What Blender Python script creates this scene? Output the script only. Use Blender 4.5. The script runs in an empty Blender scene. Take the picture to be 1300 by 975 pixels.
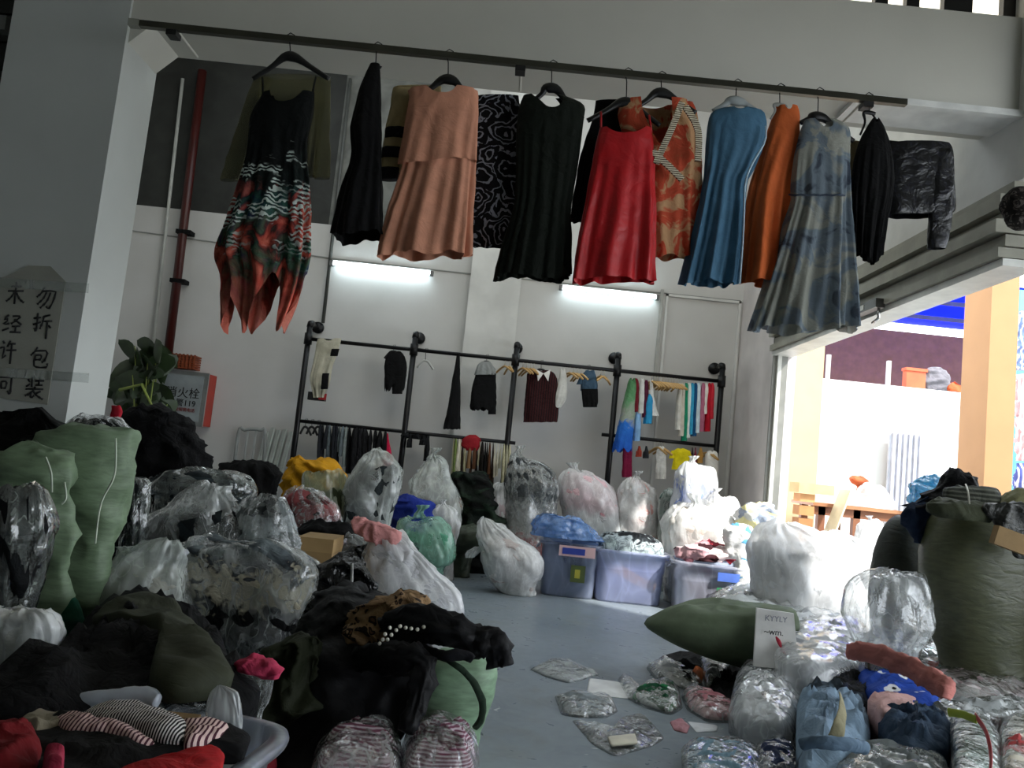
import bpy, math, random
from math import sin, cos, pi, radians, atan, tan, sqrt
from mathutils import Vector, noise, Matrix
import numpy as np
V = Vector
random.seed(7)
# ------------------------------------------------------------ camera
F = 1000.0; HC = 1.25; TH = radians(5.57); PHI = atan(.103)
up0 = V((0, -sin(TH), cos(TH))); rt0 = V((1, 0, 0)); FW = V((0, cos(TH), sin(TH)))
RT = rt0*cos(PHI) + up0*sin(PHI); UP = up0*cos(PHI) - rt0*sin(PHI)
CAM = V((0, 0, HC))
col = bpy.context.scene.collection
sc = bpy.context.scene
cd = bpy.data.cameras.new('camera'); cam = bpy.data.objects.new('camera', cd); col.objects.link(cam)
cd.sensor_width = 36; cd.lens = 36*F/1300; cd.clip_start = .05; cd.clip_end = 300
cam.matrix_world = Matrix(((RT.x, UP.x, -FW.x, 0), (RT.y, UP.y, -FW.y, 0), (RT.z, UP.z, -FW.z, HC), (0, 0, 0, 1)))
sc.camera = cam
# ------------------------------------------------------------ light and exposure
w = bpy.data.worlds.new('sky'); sc.world = w; w.use_nodes = True
bg = w.node_tree.nodes['Background']; bg.inputs[0].default_value = (.86, .93, 1, 1); bg.inputs[1].default_value = 3.3
sd = bpy.data.lights.new('sun', 'SUN'); sd.energy = 5.5; sd.angle = radians(2); sd.color = (1, .96, .9)
sun = bpy.data.objects.new('sun', sd); col.objects.link(sun)
al = bpy.data.lights.new('interior_fill', 'AREA'); al.shape = 'RECTANGLE'; al.size = 6; al.size_y = 3; al.energy = 55; al.color = (.86, .95, 1)  # unseen fill light without a fixture, added to lift back wall and floor
alo = bpy.data.objects.new('interior_fill', al); col.objects.link(alo); alo.location = (-.8, 7.8, 6.45)
sun.rotation_euler = V((-.58, .50, -.72)).to_track_quat('-Z', 'Y').to_euler()
sc.view_settings.view_transform = 'Standard'; sc.view_settings.look = 'None'
sc.view_settings.gamma = 1; sc.view_settings.use_curve_mapping = False
sc.view_settings.exposure = .6
sc.cycles.transparent_max_bounces = 14; sc.cycles.max_bounces = 7; sc.cycles.use_denoising = True

def ray(px, py): return FW + RT*((px-650)/F) + UP*((487.5-py)/F)
def at(px, py, Y):
    r = ray(px, py); return CAM + r*(Y/r.y)
def atz(px, py, z):
    r = ray(px, py); return CAM + r*((z-HC)/r.z)
# ------------------------------------------------------------ materials
MC = {}
def S(c):
    if isinstance(c, str):
        c = [int(c[i:i+2], 16)/255 for i in (0, 2, 4)]
        c = [x/12.92 if x <= .04045 else ((x+.055)/1.055)**2.4 for x in c]
    return (c[0], c[1], c[2], 1)
class NT:
    def __init__(s, name):
        s.m = bpy.data.materials.new(name); s.m.use_nodes = True; s.t = s.m.node_tree
        s.b = s.t.nodes['Principled BSDF']; s.o = s.t.nodes['Material Output']
    def n(s, kind, **kw):
        nd = s.t.nodes.new('ShaderNode'+kind)
        for k, v in kw.items():
            if k[0] == '_': nd.inputs[k[1:].replace('_', ' ')].default_value = v
            else: setattr(nd, k, v)
        return nd
    def l(s, a, b): s.t.links.new(a, b)
    def coords(s, scale=(1, 1, 1), rot=(0, 0, 0)):
        tc = s.n('TexCoord'); mp = s.n('Mapping'); mp.inputs['Scale'].default_value = scale; mp.inputs['Rotation'].default_value = rot
        s.l(tc.outputs['Object'], mp.inputs[0]); return mp.outputs[0]
    def noise(s, co, scale, detail=3, dist=0, rough=.5):
        nd = s.n('TexNoise'); nd.inputs['Scale'].default_value = scale; nd.inputs['Detail'].default_value = detail
        nd.inputs['Distortion'].default_value = dist; nd.inputs['Roughness'].default_value = rough; s.l(co, nd.inputs['Vector']); return nd
    def ramp(s, fac, stops, const=False):
        r = s.n('ValToRGB'); e = r.color_ramp.elements
        if const: r.color_ramp.interpolation = 'CONSTANT'
        while len(e) < len(stops): e.new(.5)
        for el, (p, c) in zip(e, stops):
            el.position = p; el.color = S(c) if not isinstance(c, float) else (c, c, c, 1)
        s.l(fac, r.inputs[0]); return r.outputs[0]
    def mix(s, fac, a, b):
        m = s.n('MixRGB')
        for i, v in enumerate((fac, a, b)):
            if isinstance(v, bpy.types.NodeSocket): s.l(v, m.inputs[i])
            elif i: m.inputs[i].default_value = S(v)
            else: m.inputs[0].default_value = v
        return m.outputs[0]
    def bump(s, h, strength=.3, dist=.02, prev=None):
        b = s.n('Bump'); b.inputs['Strength'].default_value = strength; b.inputs['Distance'].default_value = dist
        s.l(h, b.inputs['Height'])
        if prev: s.l(prev, b.inputs['Normal'])
        return b.outputs[0]
def crease(t, co, scale=9, strength=.5, dist=.02):
    n1 = t.noise(co, scale, 4, .6)
    m = t.n('Math', operation='SUBTRACT'); m.inputs[1].default_value = .5; t.l(n1.outputs[0], m.inputs[0])
    a = t.n('Math', operation='ABSOLUTE'); t.l(m.outputs[0], a.inputs[0])
    return t.bump(a.outputs[0], strength, dist)
def plain(name, c, rough=.6, metal=0, var=.12, sc_=6, bump=.05, emit=0):
    k = ('p', name, str(c), rough, metal)
    if k in MC: return MC[k]
    t = NT(name); co = t.coords(); n = t.noise(co, sc_, 5)
    c0 = S(c); dk = tuple(x*(1-var) for x in c0[:3]); lt = tuple(min(1, x*(1+var)) for x in c0[:3])
    t.l(t.ramp(n.outputs[0], [(.35, dk), (.65, lt)]), t.b.inputs['Base Color'])
    t.b.inputs['Roughness'].default_value = rough; t.b.inputs['Metallic'].default_value = metal
    if bump: t.l(t.bump(t.noise(co, sc_*12, 3).outputs[0], bump, .01), t.b.inputs['Normal'])
    if emit: t.b.inputs['Emission Color'].default_value = c0; t.b.inputs['Emission Strength'].default_value = emit
    MC[k] = t.m; return t.m
def fab(c, pat=None, c2=None, c3=None, c4=None, s=1.0, rough=.8, fold=.5, name='fabric', sheen=0.0, trans=0, crs=9):
    k = ('f', str(c), pat, str(c2), str(c3), str(c4), s, rough, fold, trans, crs)
    if k in MC: return MC[k]
    t = NT(name); co = t.coords(); base = None
    if pat == 'blotch':
        n = t.noise(co, 7*s, 3, 1.0); st = [(.0, c), (.46, c), (.52, c2)]
        if c3: st += [(.58, c2), (.62, c3)]
        if c4: st += [(.68, c3), (.70, c4)]
        base = t.ramp(n.outputs[0], st)
    elif pat in ('stripe', 'stripex', 'stripez', 'striped'):
        wv = t.n('TexWave', wave_type='BANDS', bands_direction={'stripe': 'X', 'stripex': 'X', 'stripez': 'Z', 'striped': 'DIAGONAL'}[pat])
        wv.inputs['Scale'].default_value = 12*s; wv.inputs['Distortion'].default_value = .6; wv.inputs['Detail Scale'].default_value = .6
        t.l(co, wv.inputs[0]); base = t.ramp(wv.outputs[0], [(0, c), (.55, c), (.62, c2), (1, c2)])
    elif pat == 'zebra':
        wv = t.n('TexWave', wave_type='BANDS', bands_direction='Z'); wv.inputs['Scale'].default_value = 9*s
        wv.inputs['Distortion'].default_value = 9; wv.inputs['Detail'].default_value = 2; wv.inputs['Detail Scale'].default_value = 2
        t.l(co, wv.inputs[0]); base = t.ramp(wv.outputs[0], [(.42, c), (.5, c2)])
    elif pat == 'swirl':
        vo = t.n('TexVoronoi', feature='F1'); vo.inputs['Scale'].default_value = 7*s; n0 = t.noise(co, 9, 2); t.l(t.mix(.12, co, n0.outputs['Color']), vo.inputs['Vector'])
        wv = t.n('Math', operation='SINE'); mu = t.n('Math', operation='MULTIPLY'); mu.inputs[1].default_value = 34
        t.l(vo.outputs['Distance'], mu.inputs[0]); t.l(mu.outputs[0], wv.inputs[0])
        n = t.noise(co, 22*s, 2, 2.5); ad = t.n('Math', operation='MULTIPLY'); t.l(wv.outputs[0], ad.inputs[0]); t.l(n.outputs[0], ad.inputs[1])
        base = t.ramp(ad.outputs[0], [(.30, c), (.36, c2)])
    elif pat == 'leopard':
        vo = t.n('TexVoronoi', feature='F1'); vo.inputs['Scale'].default_value = 26*s; n = t.noise(co, 9, 2)
        ad = t.mix(.25, co, n.outputs['Color']); t.l(ad, vo.inputs['Vector'])
        base = t.ramp(vo.outputs['Distance'], [(.0, c3), (.14, c3), (.2, c2), (.36, c2), (.42, c), (1, c)])
    elif pat == 'cells':      # mixed clothes showing through a bag
        vo = t.n('TexVoronoi', feature='F1'); vo.inputs['Scale'].default_value = 7*s
        mp = t.n('Mapping'); mp.inputs['Scale'].default_value = (1, 1, 2.6); t.l(co, mp.inputs[0])
        n = t.noise(mp.outputs[0], 4, 2); t.l(t.mix(.3, mp.outputs[0], n.outputs['Color']), vo.inputs['Vector'])
        sp = t.n('SeparateColor'); t.l(vo.outputs['Color'], sp.inputs[0])
        cs = [x for x in (c, c2, c3, c4) if x is not None]
        base = t.ramp(sp.outputs[0], [(i/len(cs), x) for i, x in enumerate(cs)], True)
    elif pat == 'dots':
        vo = t.n('TexVoronoi', feature='F1'); vo.inputs['Scale'].default_value = 12*s; t.l(co, vo.inputs['Vector'])
        base = t.ramp(vo.outputs['Distance'], [(.0, c3 or c2), (.10, c3 or c2), (.12, c2), (.26, c2), (.30, c)], False)
    elif pat == 'vband':      # colours by height (object z), stops in c2 as [(z, colour)]
        sp = t.n('SeparateXYZ'); t.l(co, sp.inputs[0]); n = t.noise(co, 8*s, 4, 1.2)
        mr = t.n('MapRange'); mr.inputs['From Min'].default_value = 0; mr.inputs['From Max'].default_value = c3
        ad = t.n('Math', operation='ADD'); mu = t.n('Math', operation='MULTIPLY_ADD'); mu.inputs[1].default_value = .5; mu.inputs[2].default_value = -.25
        t.l(n.outputs[0], mu.inputs[0]); t.l(sp.outputs[2], ad.inputs[0]); t.l(mu.outputs[0], ad.inputs[1]); t.l(ad.outputs[0], mr.inputs[0])
        base = t.ramp(mr.outputs[0], c2)
        if c4:
            n5 = t.noise(t.coords((1, 1, .6)), 6.5, 3, 1.4); pc = t.ramp(n5.outputs[0], [(.36, '16324a'), (.44, '2c5a46'), (.5, '141c1e'), (.56, 'b04436'), (.64, 'd8705c')])
            md = t.ramp(mr.outputs[0], [(.08, 0.3), (.3, .85), (.5, .8), (.62, 0.0)]); base = t.mix(md, base, pc)
        if c4:
            wv = t.n('TexWave', wave_type='BANDS', bands_direction='Z'); wv.inputs['Scale'].default_value = 11
            wv.inputs['Distortion'].default_value = 10; wv.inputs['Detail'].default_value = 2; wv.inputs['Detail Scale'].default_value = 1.5
            t.l(co, wv.inputs[0]); zf = t.ramp(wv.outputs[0], [(.55, 0.0), (.62, 1.0)])
            n2 = t.noise(co, 5, 2, 1); mk0 = t.ramp(n2.outputs[0], [(.49, 0.0), (.54, 1.0)]); bd = t.ramp(mr.outputs[0], [(.3, 0.0), (.42, 1.0), (.68, 1.0), (.73, 0.0)]); mk = t.n('Math', operation='MULTIPLY'); t.l(mk0, mk.inputs[0]); t.l(bd, mk.inputs[1]); mk = mk.outputs[0]
            mm = t.n('Math', operation='MULTIPLY'); t.l(zf, mm.inputs[0]); t.l(mk, mm.inputs[1]); base = t.mix(mm.outputs[0], base, c4)
    if base is None:
        n = t.noise(co, 11, 4); c0 = S(c); base = t.ramp(n.outputs[0], [(.3, tuple(x*.86 for x in c0[:3])), (.7, tuple(min(1, x*1.12) for x in c0[:3]))])
    t.l(base, t.b.inputs['Base Color']); t.b.inputs['Roughness'].default_value = rough
    if rough > .5: t.b.inputs['Specular IOR Level'].default_value = .2
    b1 = crease(t, co, crs, fold, .05)
    wv = t.noise(co, 260, 1); t.l(t.bump(wv.outputs[0], .15, .002, b1), t.b.inputs['Normal'])
    if trans:
        tr = t.n('BsdfTransparent'); ms = t.n('MixShader'); ms.inputs[0].default_value = trans
        t.l(t.b.outputs[0], ms.inputs[1]); t.l(tr.outputs[0], ms.inputs[2]); t.l(ms.outputs[0], t.o.inputs[0])
    MC[k] = t.m; return t.m
def film(c='ffffff', milk=.4, crin=.6, scale=14, rough=.16, gloss=1.0):
    """thin polythene: clear where taut, whiter along the creases, glossy"""
    k = ('pl', str(c), milk, crin, scale, rough, gloss)
    if k in MC: return MC[k]
    t = NT('plastic_film'); co = t.coords((1, 1, .62))
    n = t.noise(co, scale*.35, 2, .3); wc = t.mix(.16, co, n.outputs['Color'])
    def d2e(sc__):
        vo = t.n('TexVoronoi', feature='DISTANCE_TO_EDGE'); vo.inputs['Scale'].default_value = sc__; t.l(wc, vo.inputs['Vector']); return vo.outputs[0]
    v1, v2 = d2e(scale*.55), d2e(scale*1.5)
    n3 = t.noise(co, scale*1.1, 3, .8); nb = t.bump(n3.outputs[0], min(1, crin*.8), .03, t.bump(v2, min(1, crin*.6), .012, t.bump(v1, min(1, crin), .05)))
    def lines(sc__, wd):
        q = t.noise(t.coords((1, 1, .5)), sc__, 2, .6); m_ = t.n('Math', operation='SUBTRACT'); m_.inputs[1].default_value = .5; t.l(q.outputs[0], m_.inputs[0])
        a_ = t.n('Math', operation='ABSOLUTE'); t.l(m_.outputs[0], a_.inputs[0]); return t.ramp(a_.outputs[0], [(0, 1.0), (wd*.3, .5), (wd, .0)])
    ln = lines(scale*.45, .07); ln2 = lines(scale*1.3, .05)
    n2 = t.noise(co, scale*.22, 3, .4)
    mr = t.n('MapRange'); mr.inputs['From Min'].default_value = .22; mr.inputs['From Max'].default_value = .8
    mr.inputs['To Min'].default_value = milk*.45; mr.inputs['To Max'].default_value = min(1, milk*1.35); t.l(n2.outputs[0], mr.inputs[0])
    a1 = t.n('Math', operation='MULTIPLY_ADD'); a1.inputs[1].default_value = .2; t.l(ln, a1.inputs[0]); t.l(mr.outputs[0], a1.inputs[2])
    ad = t.n('Math', operation='MULTIPLY_ADD', use_clamp=True); ad.inputs[1].default_value = .16; t.l(ln2, ad.inputs[0]); t.l(a1.outputs[0], ad.inputs[2])
    tp = t.n('BsdfTransparent'); tp.inputs[0].default_value = tuple(.25*x+.75 for x in S(c)[:3])+(1,)
    df = t.n('BsdfDiffuse'); df.inputs[0].default_value = S(c); t.l(nb, df.inputs['Normal'])
    tl = t.n('BsdfTranslucent'); tl.inputs[0].default_value = S(c)
    m1 = t.n('MixShader'); m1.inputs[0].default_value = .35; t.l(df.outputs[0], m1.inputs[1]); t.l(tl.outputs[0], m1.inputs[2])
    m2 = t.n('MixShader'); t.l(ad.outputs[0], m2.inputs[0]); t.l(tp.outputs[0], m2.inputs[1]); t.l(m1.outputs[0], m2.inputs[2])
    gl = t.n('BsdfGlossy'); gl.inputs['Roughness'].default_value = rough; t.l(nb, gl.inputs['Normal'])
    lw = t.n('LayerWeight'); lw.inputs['Blend'].default_value = .5; t.l(nb, lw.inputs['Normal']); fr = t.n('Math', operation='POWER'); fr.inputs[1].default_value = 3.0; t.l(lw.outputs['Facing'], fr.inputs[0])
    fm = t.n('Math', operation='MULTIPLY_ADD', use_clamp=True); fm.inputs[1].default_value = .8*gloss; fm.inputs[2].default_value = .07*gloss; t.l(fr.outputs[0], fm.inputs[0])
    m3 = t.n('MixShader'); t.l(fm.outputs[0], m3.inputs[0]); t.l(m2.outputs[0], m3.inputs[1]); t.l(gl.outputs[0], m3.inputs[2])
    t.l(m3.outputs[0], t.o.inputs[0]); MC[k] = t.m; return t.m
def woven(c, rough=.55):
    k = ('wv', c, rough)
    if k in MC: return MC[k]
    t = NT('woven_sack'); co = t.coords(); c0 = S(c); n = t.noise(t.coords((3, 3, 10)), 5, 4)
    t.l(t.ramp(n.outputs[0], [(.3, tuple(x*.78 for x in c0[:3])), (.7, tuple(min(1, x*1.2) for x in c0[:3]))]), t.b.inputs['Base Color'])
    t.b.inputs['Roughness'].default_value = rough
    b1 = crease(t, t.coords((1.2, 1.2, 3.5)), 4, .35, .03); ck = t.n('TexChecker'); ck.inputs['Scale'].default_value = 260; t.l(co, ck.inputs[0])
    t.l(t.bump(ck.outputs['Fac'], .12, .002, b1), t.b.inputs['Normal']); MC[k] = t.m; return t.m
BLACK = fab('0b0b0c', rough=.9, name='black_fabric')
# ------------------------------------------------------------ object helpers
WL = {}
def link(name, verts, faces, mat, parent=None, smooth=True, base=None):
    vs = np.array([tuple(v) for v in verts], dtype=float)
    if parent is not None: L = WL[parent]
    else:
        mn, mx = vs.min(0), vs.max(0); L = V(base) if base is not None else V(((mn[0]+mx[0])/2, (mn[1]+mx[1])/2, mn[2]))
    me = bpy.data.meshes.new(name); me.from_pydata([tuple(v) for v in vs-np.array(tuple(L))], [], faces); me.update()
    if smooth: me.polygons.foreach_set('use_smooth', [True]*len(me.polygons))
    o = bpy.data.objects.new(name, me); col.objects.link(o)
    if mat is not None: me.materials.append(mat)
    if parent is not None: o.parent = parent; o.location = (0, 0, 0)
    else: o.location = L
    WL[o] = L; return o
def tag(o, label, cat, group=None, kind=None):
    o['label'] = label; o['category'] = cat
    if group: o['group'] = group
    if kind: o['kind'] = kind
    return o
def struct(o): o['kind'] = 'structure'; return o
def empty(name, loc, label, cat, group=None):
    o = bpy.data.objects.new(name, None); col.objects.link(o); o.location = loc; WL[o] = V(loc); o.empty_display_size = .1
    return tag(o, label, cat, group)
class MB:
    def __init__(s): s.v = []; s.f = []
    def add(s, vs, fs): k = len(s.v); s.v += [V(x) for x in vs]; s.f += [tuple(i+k for i in f) for f in fs]; return s
    def box(s, a, b, rz=0, c=None):
        (x0, y0, z0), (x1, y1, z1) = a, b
        vs = [V(p) for p in ((x0,y0,z0),(x1,y0,z0),(x1,y1,z0),(x0,y1,z0),(x0,y0,z1),(x1,y0,z1),(x1,y1,z1),(x0,y1,z1))]
        if rz:
            m = Matrix.Rotation(rz, 3, 'Z'); c = V(c) if c else V(((x0+x1)/2, (y0+y1)/2, 0)); vs = [m @ (v-c)+c for v in vs]
        return s.add(vs, [(0,3,2,1),(4,5,6,7),(0,1,5,4),(1,2,6,5),(2,3,7,6),(3,0,4,7)])
    def quad(s, *p): return s.add(p, [tuple(range(len(p)))])
    def bar(s, a, b, w_, h_):       # box beam between two points
        a, b = V(a), V(b); d = (b-a).normalized(); u = d.cross(V((0, 0, 1)))
        if u.length < .01: u = V((1, 0, 0))
        u.normalize(); n = u.cross(d)
        vs = [p+u*sx*w_/2+n*sz*h_/2 for p in (a, b) for sx, sz in ((-1,-1),(1,-1),(1,1),(-1,1))]
        return s.add(vs, [(0,1,2,3),(7,6,5,4),(0,4,5,1),(1,5,6,2),(2,6,7,3),(3,7,4,0)])
    def tube(s, pts, r, n=8, fl=1.0):
        pts = [V(p) for p in pts]; rs = r if isinstance(r, (list, tuple)) else [r]*len(pts); base = len(s.v); ref = None
        for i, p in enumerate(pts):
            d = (pts[min(i+1, len(pts)-1)]-pts[max(i-1, 0)])
            d = d.normalized() if d.length > 1e-9 else V((0, 0, 1))
            if ref is None: ref = V((0, 1, 0)) if abs(d.y) < .8 else V((1, 0, 0))
            u = d.cross(ref).normalized(); w2 = u.cross(d)
            for k in range(n):
                t = 2*pi*k/n; s.v.append(p + u*cos(t)*rs[i] + w2*sin(t)*rs[i]*fl)
        for i in range(len(pts)-1):
            for k in range(n):
                a = base+i*n+k; b = base+i*n+(k+1) % n; s.f.append((a, b, b+n, a+n))
        s.f.append(tuple(base+k for k in range(n))[::-1]); s.f.append(tuple(base+(len(pts)-1)*n+k for k in range(n)))
        return s
    def build(s, name, mat, parent=None, smooth=False, base=None): return link(name, s.v, s.f, mat, parent, smooth, base)
def spline(pts, n):
    """smooth curve through pts"""
    P = [V(p) for p in pts]
    if len(P) < 3: return [P[0].lerp(P[-1], i/(n-1)) for i in range(n)]
    out = []
    for i in range(n):
        t = i/(n-1)*(len(P)-1); k = min(int(t), len(P)-2); f = t-k
        a, b, c, d = P[max(k-1, 0)], P[k], P[k+1], P[min(k+2, len(P)-1)]
        out.append(b*1.0 + (c-a)*(.5*f) + (a*2-b*5+c*4-d)*(.5*f*f) + (b*3-a-c*3+d)*(.5*f**3))
    return out
def ridge(p, f, seed, oc=3):
    q = p*f + V((seed*7.3, seed*3.1, seed*5.7)); r = 0; a = 1; tot = 0
    for _ in range(oc):
        r += a*(1-min(1, abs(noise.noise(q))*2.6)); tot += a; q = q*2.07; a *= .52
    return r/tot-.45
def spow(x, e): return math.copysign(abs(x)**e, x)
class Loft:
    """closed or open shell through pixel rows (y, xl, xr) seen at depth D"""
    def __init__(s, rows, D, dr=.8, dmax=9, e=.85, base=None, D2=None, flat=None):
        s.L, s.R = [], []
        n = len(rows)
        for i, (y, xl, xr) in enumerate(rows):
            d = D if D2 is None else D+(D2-D)*i/(n-1)
            s.L.append(at(xl, y, d)); s.R.append(at(xr, y, d))
        if base is not None:
            for A in (s.L, s.R):
                q = A[-1].copy()
                if q.z > base+.08: q2 = q.copy(); q2.z = base; A.append(q2)
                else: q.z = base; A[-1] = q
        s.n = 80; A, B = spline(s.L, 241), spline(s.R, 241); cu = [0.]
        for i in range(240): cu.append(cu[-1]+max((A[i+1]-A[i]).length, (B[i+1]-B[i]).length)+1e-6)
        s.Ls, s.Rs = [], []; j = 0
        for i in range(s.n+1):
            q = cu[-1]*i/s.n
            while j < 239 and cu[j+1] < q: j += 1
            f = min(1, (q-cu[j])/(cu[j+1]-cu[j])); s.Ls.append(A[j].lerp(A[j+1], f)); s.Rs.append(B[j].lerp(B[j+1], f))
        s.dr, s.dmax, s.e, s.base = dr, dmax, e, base; s.floor = base
    def P(s, t, th):
        t = max(0, min(1, t))*s.n; k = min(int(t), s.n-1); f = t-k
        a = s.Ls[k].lerp(s.Ls[k+1], f); b = s.Rs[k].lerp(s.Rs[k+1], f); c = (a+b)/2; h = (b-a)/2; hw = h.length
        d = min(hw*s.dr, s.dmax)
        p = c + h*spow(cos(th), s.e) + V((0, 1, 0))*d*spow(sin(th), s.e)
        nn = h.normalized()*cos(th)*d + V((0, sin(th)*hw, 0)) if hw > 1e-5 else V((0, 0, 1))
        return p, (nn.normalized() if nn.length > 1e-9 else V((0, 0, 1))), hw
    def mesh(s, nr=36, seg=56, disp=None, s0=None, s1=None, cap0=True, cap1=True, shrink=0, lump=None, lseed=0):
        vs, fs = [], []; W_ = max((a_-b_).length for a_, b_ in zip(s.L, s.R))/2; Lc = (s.L[0]+s.R[0])/2
        for i in range(nr+1):
            for k in range(seg):
                th = 2*pi*k/seg; a = s0(th) if s0 else 0; b = s1(th) if s1 else 1
                t = a+(b-a)*i/nr; p, n, hw = s.P(t, th)
                if disp: p = p+n*disp(p, t, th, hw)
                if shrink: p = p-n*min(shrink, hw*.4)
                if lump:
                    g_ = max(0, 1-2.2*t); q_ = p-Lc
                    p.z += lump*W_*g_*(1.5*noise.noise(V((q_.x, q_.y, lseed))*(1.3/W_))+.9*ridge(V((q_.x/W_, q_.y/W_, lseed*.1)), 1.7, lseed, 2))
                    p += n*lump*.8*W_*noise.noise(p*(.9/W_)+V((lseed, 0, 0)))*min(1, hw/(.3*W_))
                if s.floor is not None and p.z < s.floor: p.z = s.floor
                vs.append(p)
        for i in range(nr):
            for k in range(seg):
                a = i*seg+k; b = i*seg+(k+1) % seg; fs.append((a, a+seg, b+seg, b))
        if cap0: c = len(vs); vs.append(sum((vs[k] for k in range(seg)), V())/seg); fs += [(c, k, (k+1) % seg) for k in range(seg)]
        if cap1:
            o = nr*seg; c = len(vs); vs.append(sum((vs[o+k] for k in range(seg)), V())/seg); fs += [(c, o+(k+1) % seg, o+k) for k in range(seg)]
        return vs, fs
def facet(p, f, seed):
    d = noise.voronoi(p*f+V((seed*7.3, seed*3.1, seed*5.7)))[0]; return (d[1]-d[0])-.28
def foldn(p, f, seed):
    a = seed*1.37+.4; d = V((cos(a), .25, sin(a)*.8)).normalized(); q = p-d*(p.dot(d)*.72)
    n = noise.noise(q*f+V((seed*3.3, 1.7, seed))+V((.35*noise.noise(p*5), .35*noise.noise(p*5+V((4, 4, 4))), 0)))
    m = noise.noise(q*f*2.2+V((seed, 9, 2)))
    return (1-min(1, abs(n)*2.6))**1.4+.45*(1-min(1, abs(m)*2.6))**1.4-.5
def dsp(kind, amp, f=6, seed=0):
    if kind == 'crumple':
        return lambda p, t, th, hw: amp*(.25*ridge(V((p.x, p.y, p.z*1.3)), f*.8, seed)+1.0*foldn(p, f*1.1, seed)+.45*facet(p+V((.1*noise.noise(p*4), 0, .1*noise.noise(p*4+V((5, 5, 5))))), f*.7, seed))*min(1, hw/.06)
    if kind == 'folds':
        return lambda p, t, th, hw: amp*(.25+t)*(sin(th*f+3*noise.noise(p*3+V((seed, 0, 0)))) *.6 + .6*ridge(V((p.x, p.y, p.z*.25)), 9, seed, 2))*min(1, hw/.08)
    if kind == 'sack':       # bulging cloth with horizontal wrinkles
        return lambda p, t, th, hw: amp*(.22*ridge(V((p.x*.5, p.y*.5, p.z*1.7)), f, seed, 2)+1.2*noise.noise(p*2.0+V((seed, 1, 0)))+.4*facet(V((p.x, p.y, p.z*1.6)), f*.5, seed))*min(1, hw/.06)
    if kind == 'bag':        # pleats running down from the neck, faceted crumpled belly
        def g(p, t, th, hw):
            q = V((cos(th)*2.2, sin(th)*2.2, t*.9+.3*noise.noise(p*3+V((seed, 0, 0)))))
            pl = ridge(q, 1.6, seed, 2)*(1.15-t)
            wq = p+V((.12*noise.noise(p*3.5), .12*noise.noise(p*3.5+V((9, 2, 1))), .12*noise.noise(p*3.5+V((1, 8, 4)))))
            return amp*(.9*pl+.8*facet(V((wq.x, wq.y, wq.z*.75)), f*.62, seed)+.3*facet(wq, f*1.7, seed+2))*min(1, hw/.05)
        return g
def mound(name, poly, z, H, mat, parent=None, zb=0., kind='crumple', amp=.02, f=9, seed=0, M=64, nr=14, top=None, tilt=None, cen=None, power=3):
    """heap or folded cloth whose outline is seen in the photo at height z; closed, sides run down to zb"""
    fn = (lambda x, y: atz(x, y, z)) if tilt is None else (lambda x, y: at(x, y, tilt[0]+(tilt[1]-tilt[0])*(y-tilt[2])/(tilt[3]-tilt[2])))
    P = [fn(*q) for q in poly]; P = P+[P[0]]; ln = [0]
    for a, b in zip(P, P[1:]): ln.append(ln[-1]+(b-a).length)
    ring = []
    for i in range(M):
        s = ln[-1]*i/M; k = max(j for j in range(len(ln)) if ln[j] <= s+1e-9); k = min(k, len(P)-2)
        ring.append(P[k].lerp(P[k+1], (s-ln[k])/max(1e-9, ln[k+1]-ln[k])))
    for _ in range(2): ring = [(ring[i-1]+ring[i]*2+ring[(i+1) % M])/4 for i in range(M)]
    c = fn(*cen) if cen else sum(ring, V())/M
    up = V((0, 0, 1))
    if tilt: up = V((0, -.55, .83))
    vs, fs = [], []
    for i in range(nr+1):
        s = 1-i/nr*.985
        for k in range(M):
            p = c.lerp(ring[k], s); e = min(1, (1-s)*5)
            h = H*(1-s**power)**.6
            p = p+up*(h+amp*((1.5*foldn(V((p.x, p.y, p.y*.6)), f*.9, seed)+.35*ridge(p, f, seed) if kind == 'crumple' else 1.2*facet(p+V((.05*noise.noise(p*7), .05*noise.noise(p*7+V((3, 3, 3))), 0)), f*.8, seed)+.4*ridge(p, f*1.6, seed))*(.25+.75*e)))
            if i == 0: p = p+V((0, 0, 0))
            if p.z < zb+.001: p.z = zb+.001
            vs.append(p)
    for i in range(nr):
        for k in range(M):
            a = i*M+k; b = i*M+(k+1) % M; fs.append((a, b, b+M, a+M))
    fs.append(tuple(nr*M+k for k in range(M)))
    o = len(vs)
    for k in range(M):
        q = vs[k].copy(); q = c.lerp(q, .97); q.z = zb if zb is not None else vs[k].z-.01; vs.append(q)
    for k in range(M): fs.append((k, o+k, o+(k+1) % M, (k+1) % M))
    fs.append(tuple(o+k for k in range(M))[::-1])
    return link(name, vs, fs, mat, parent)
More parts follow.
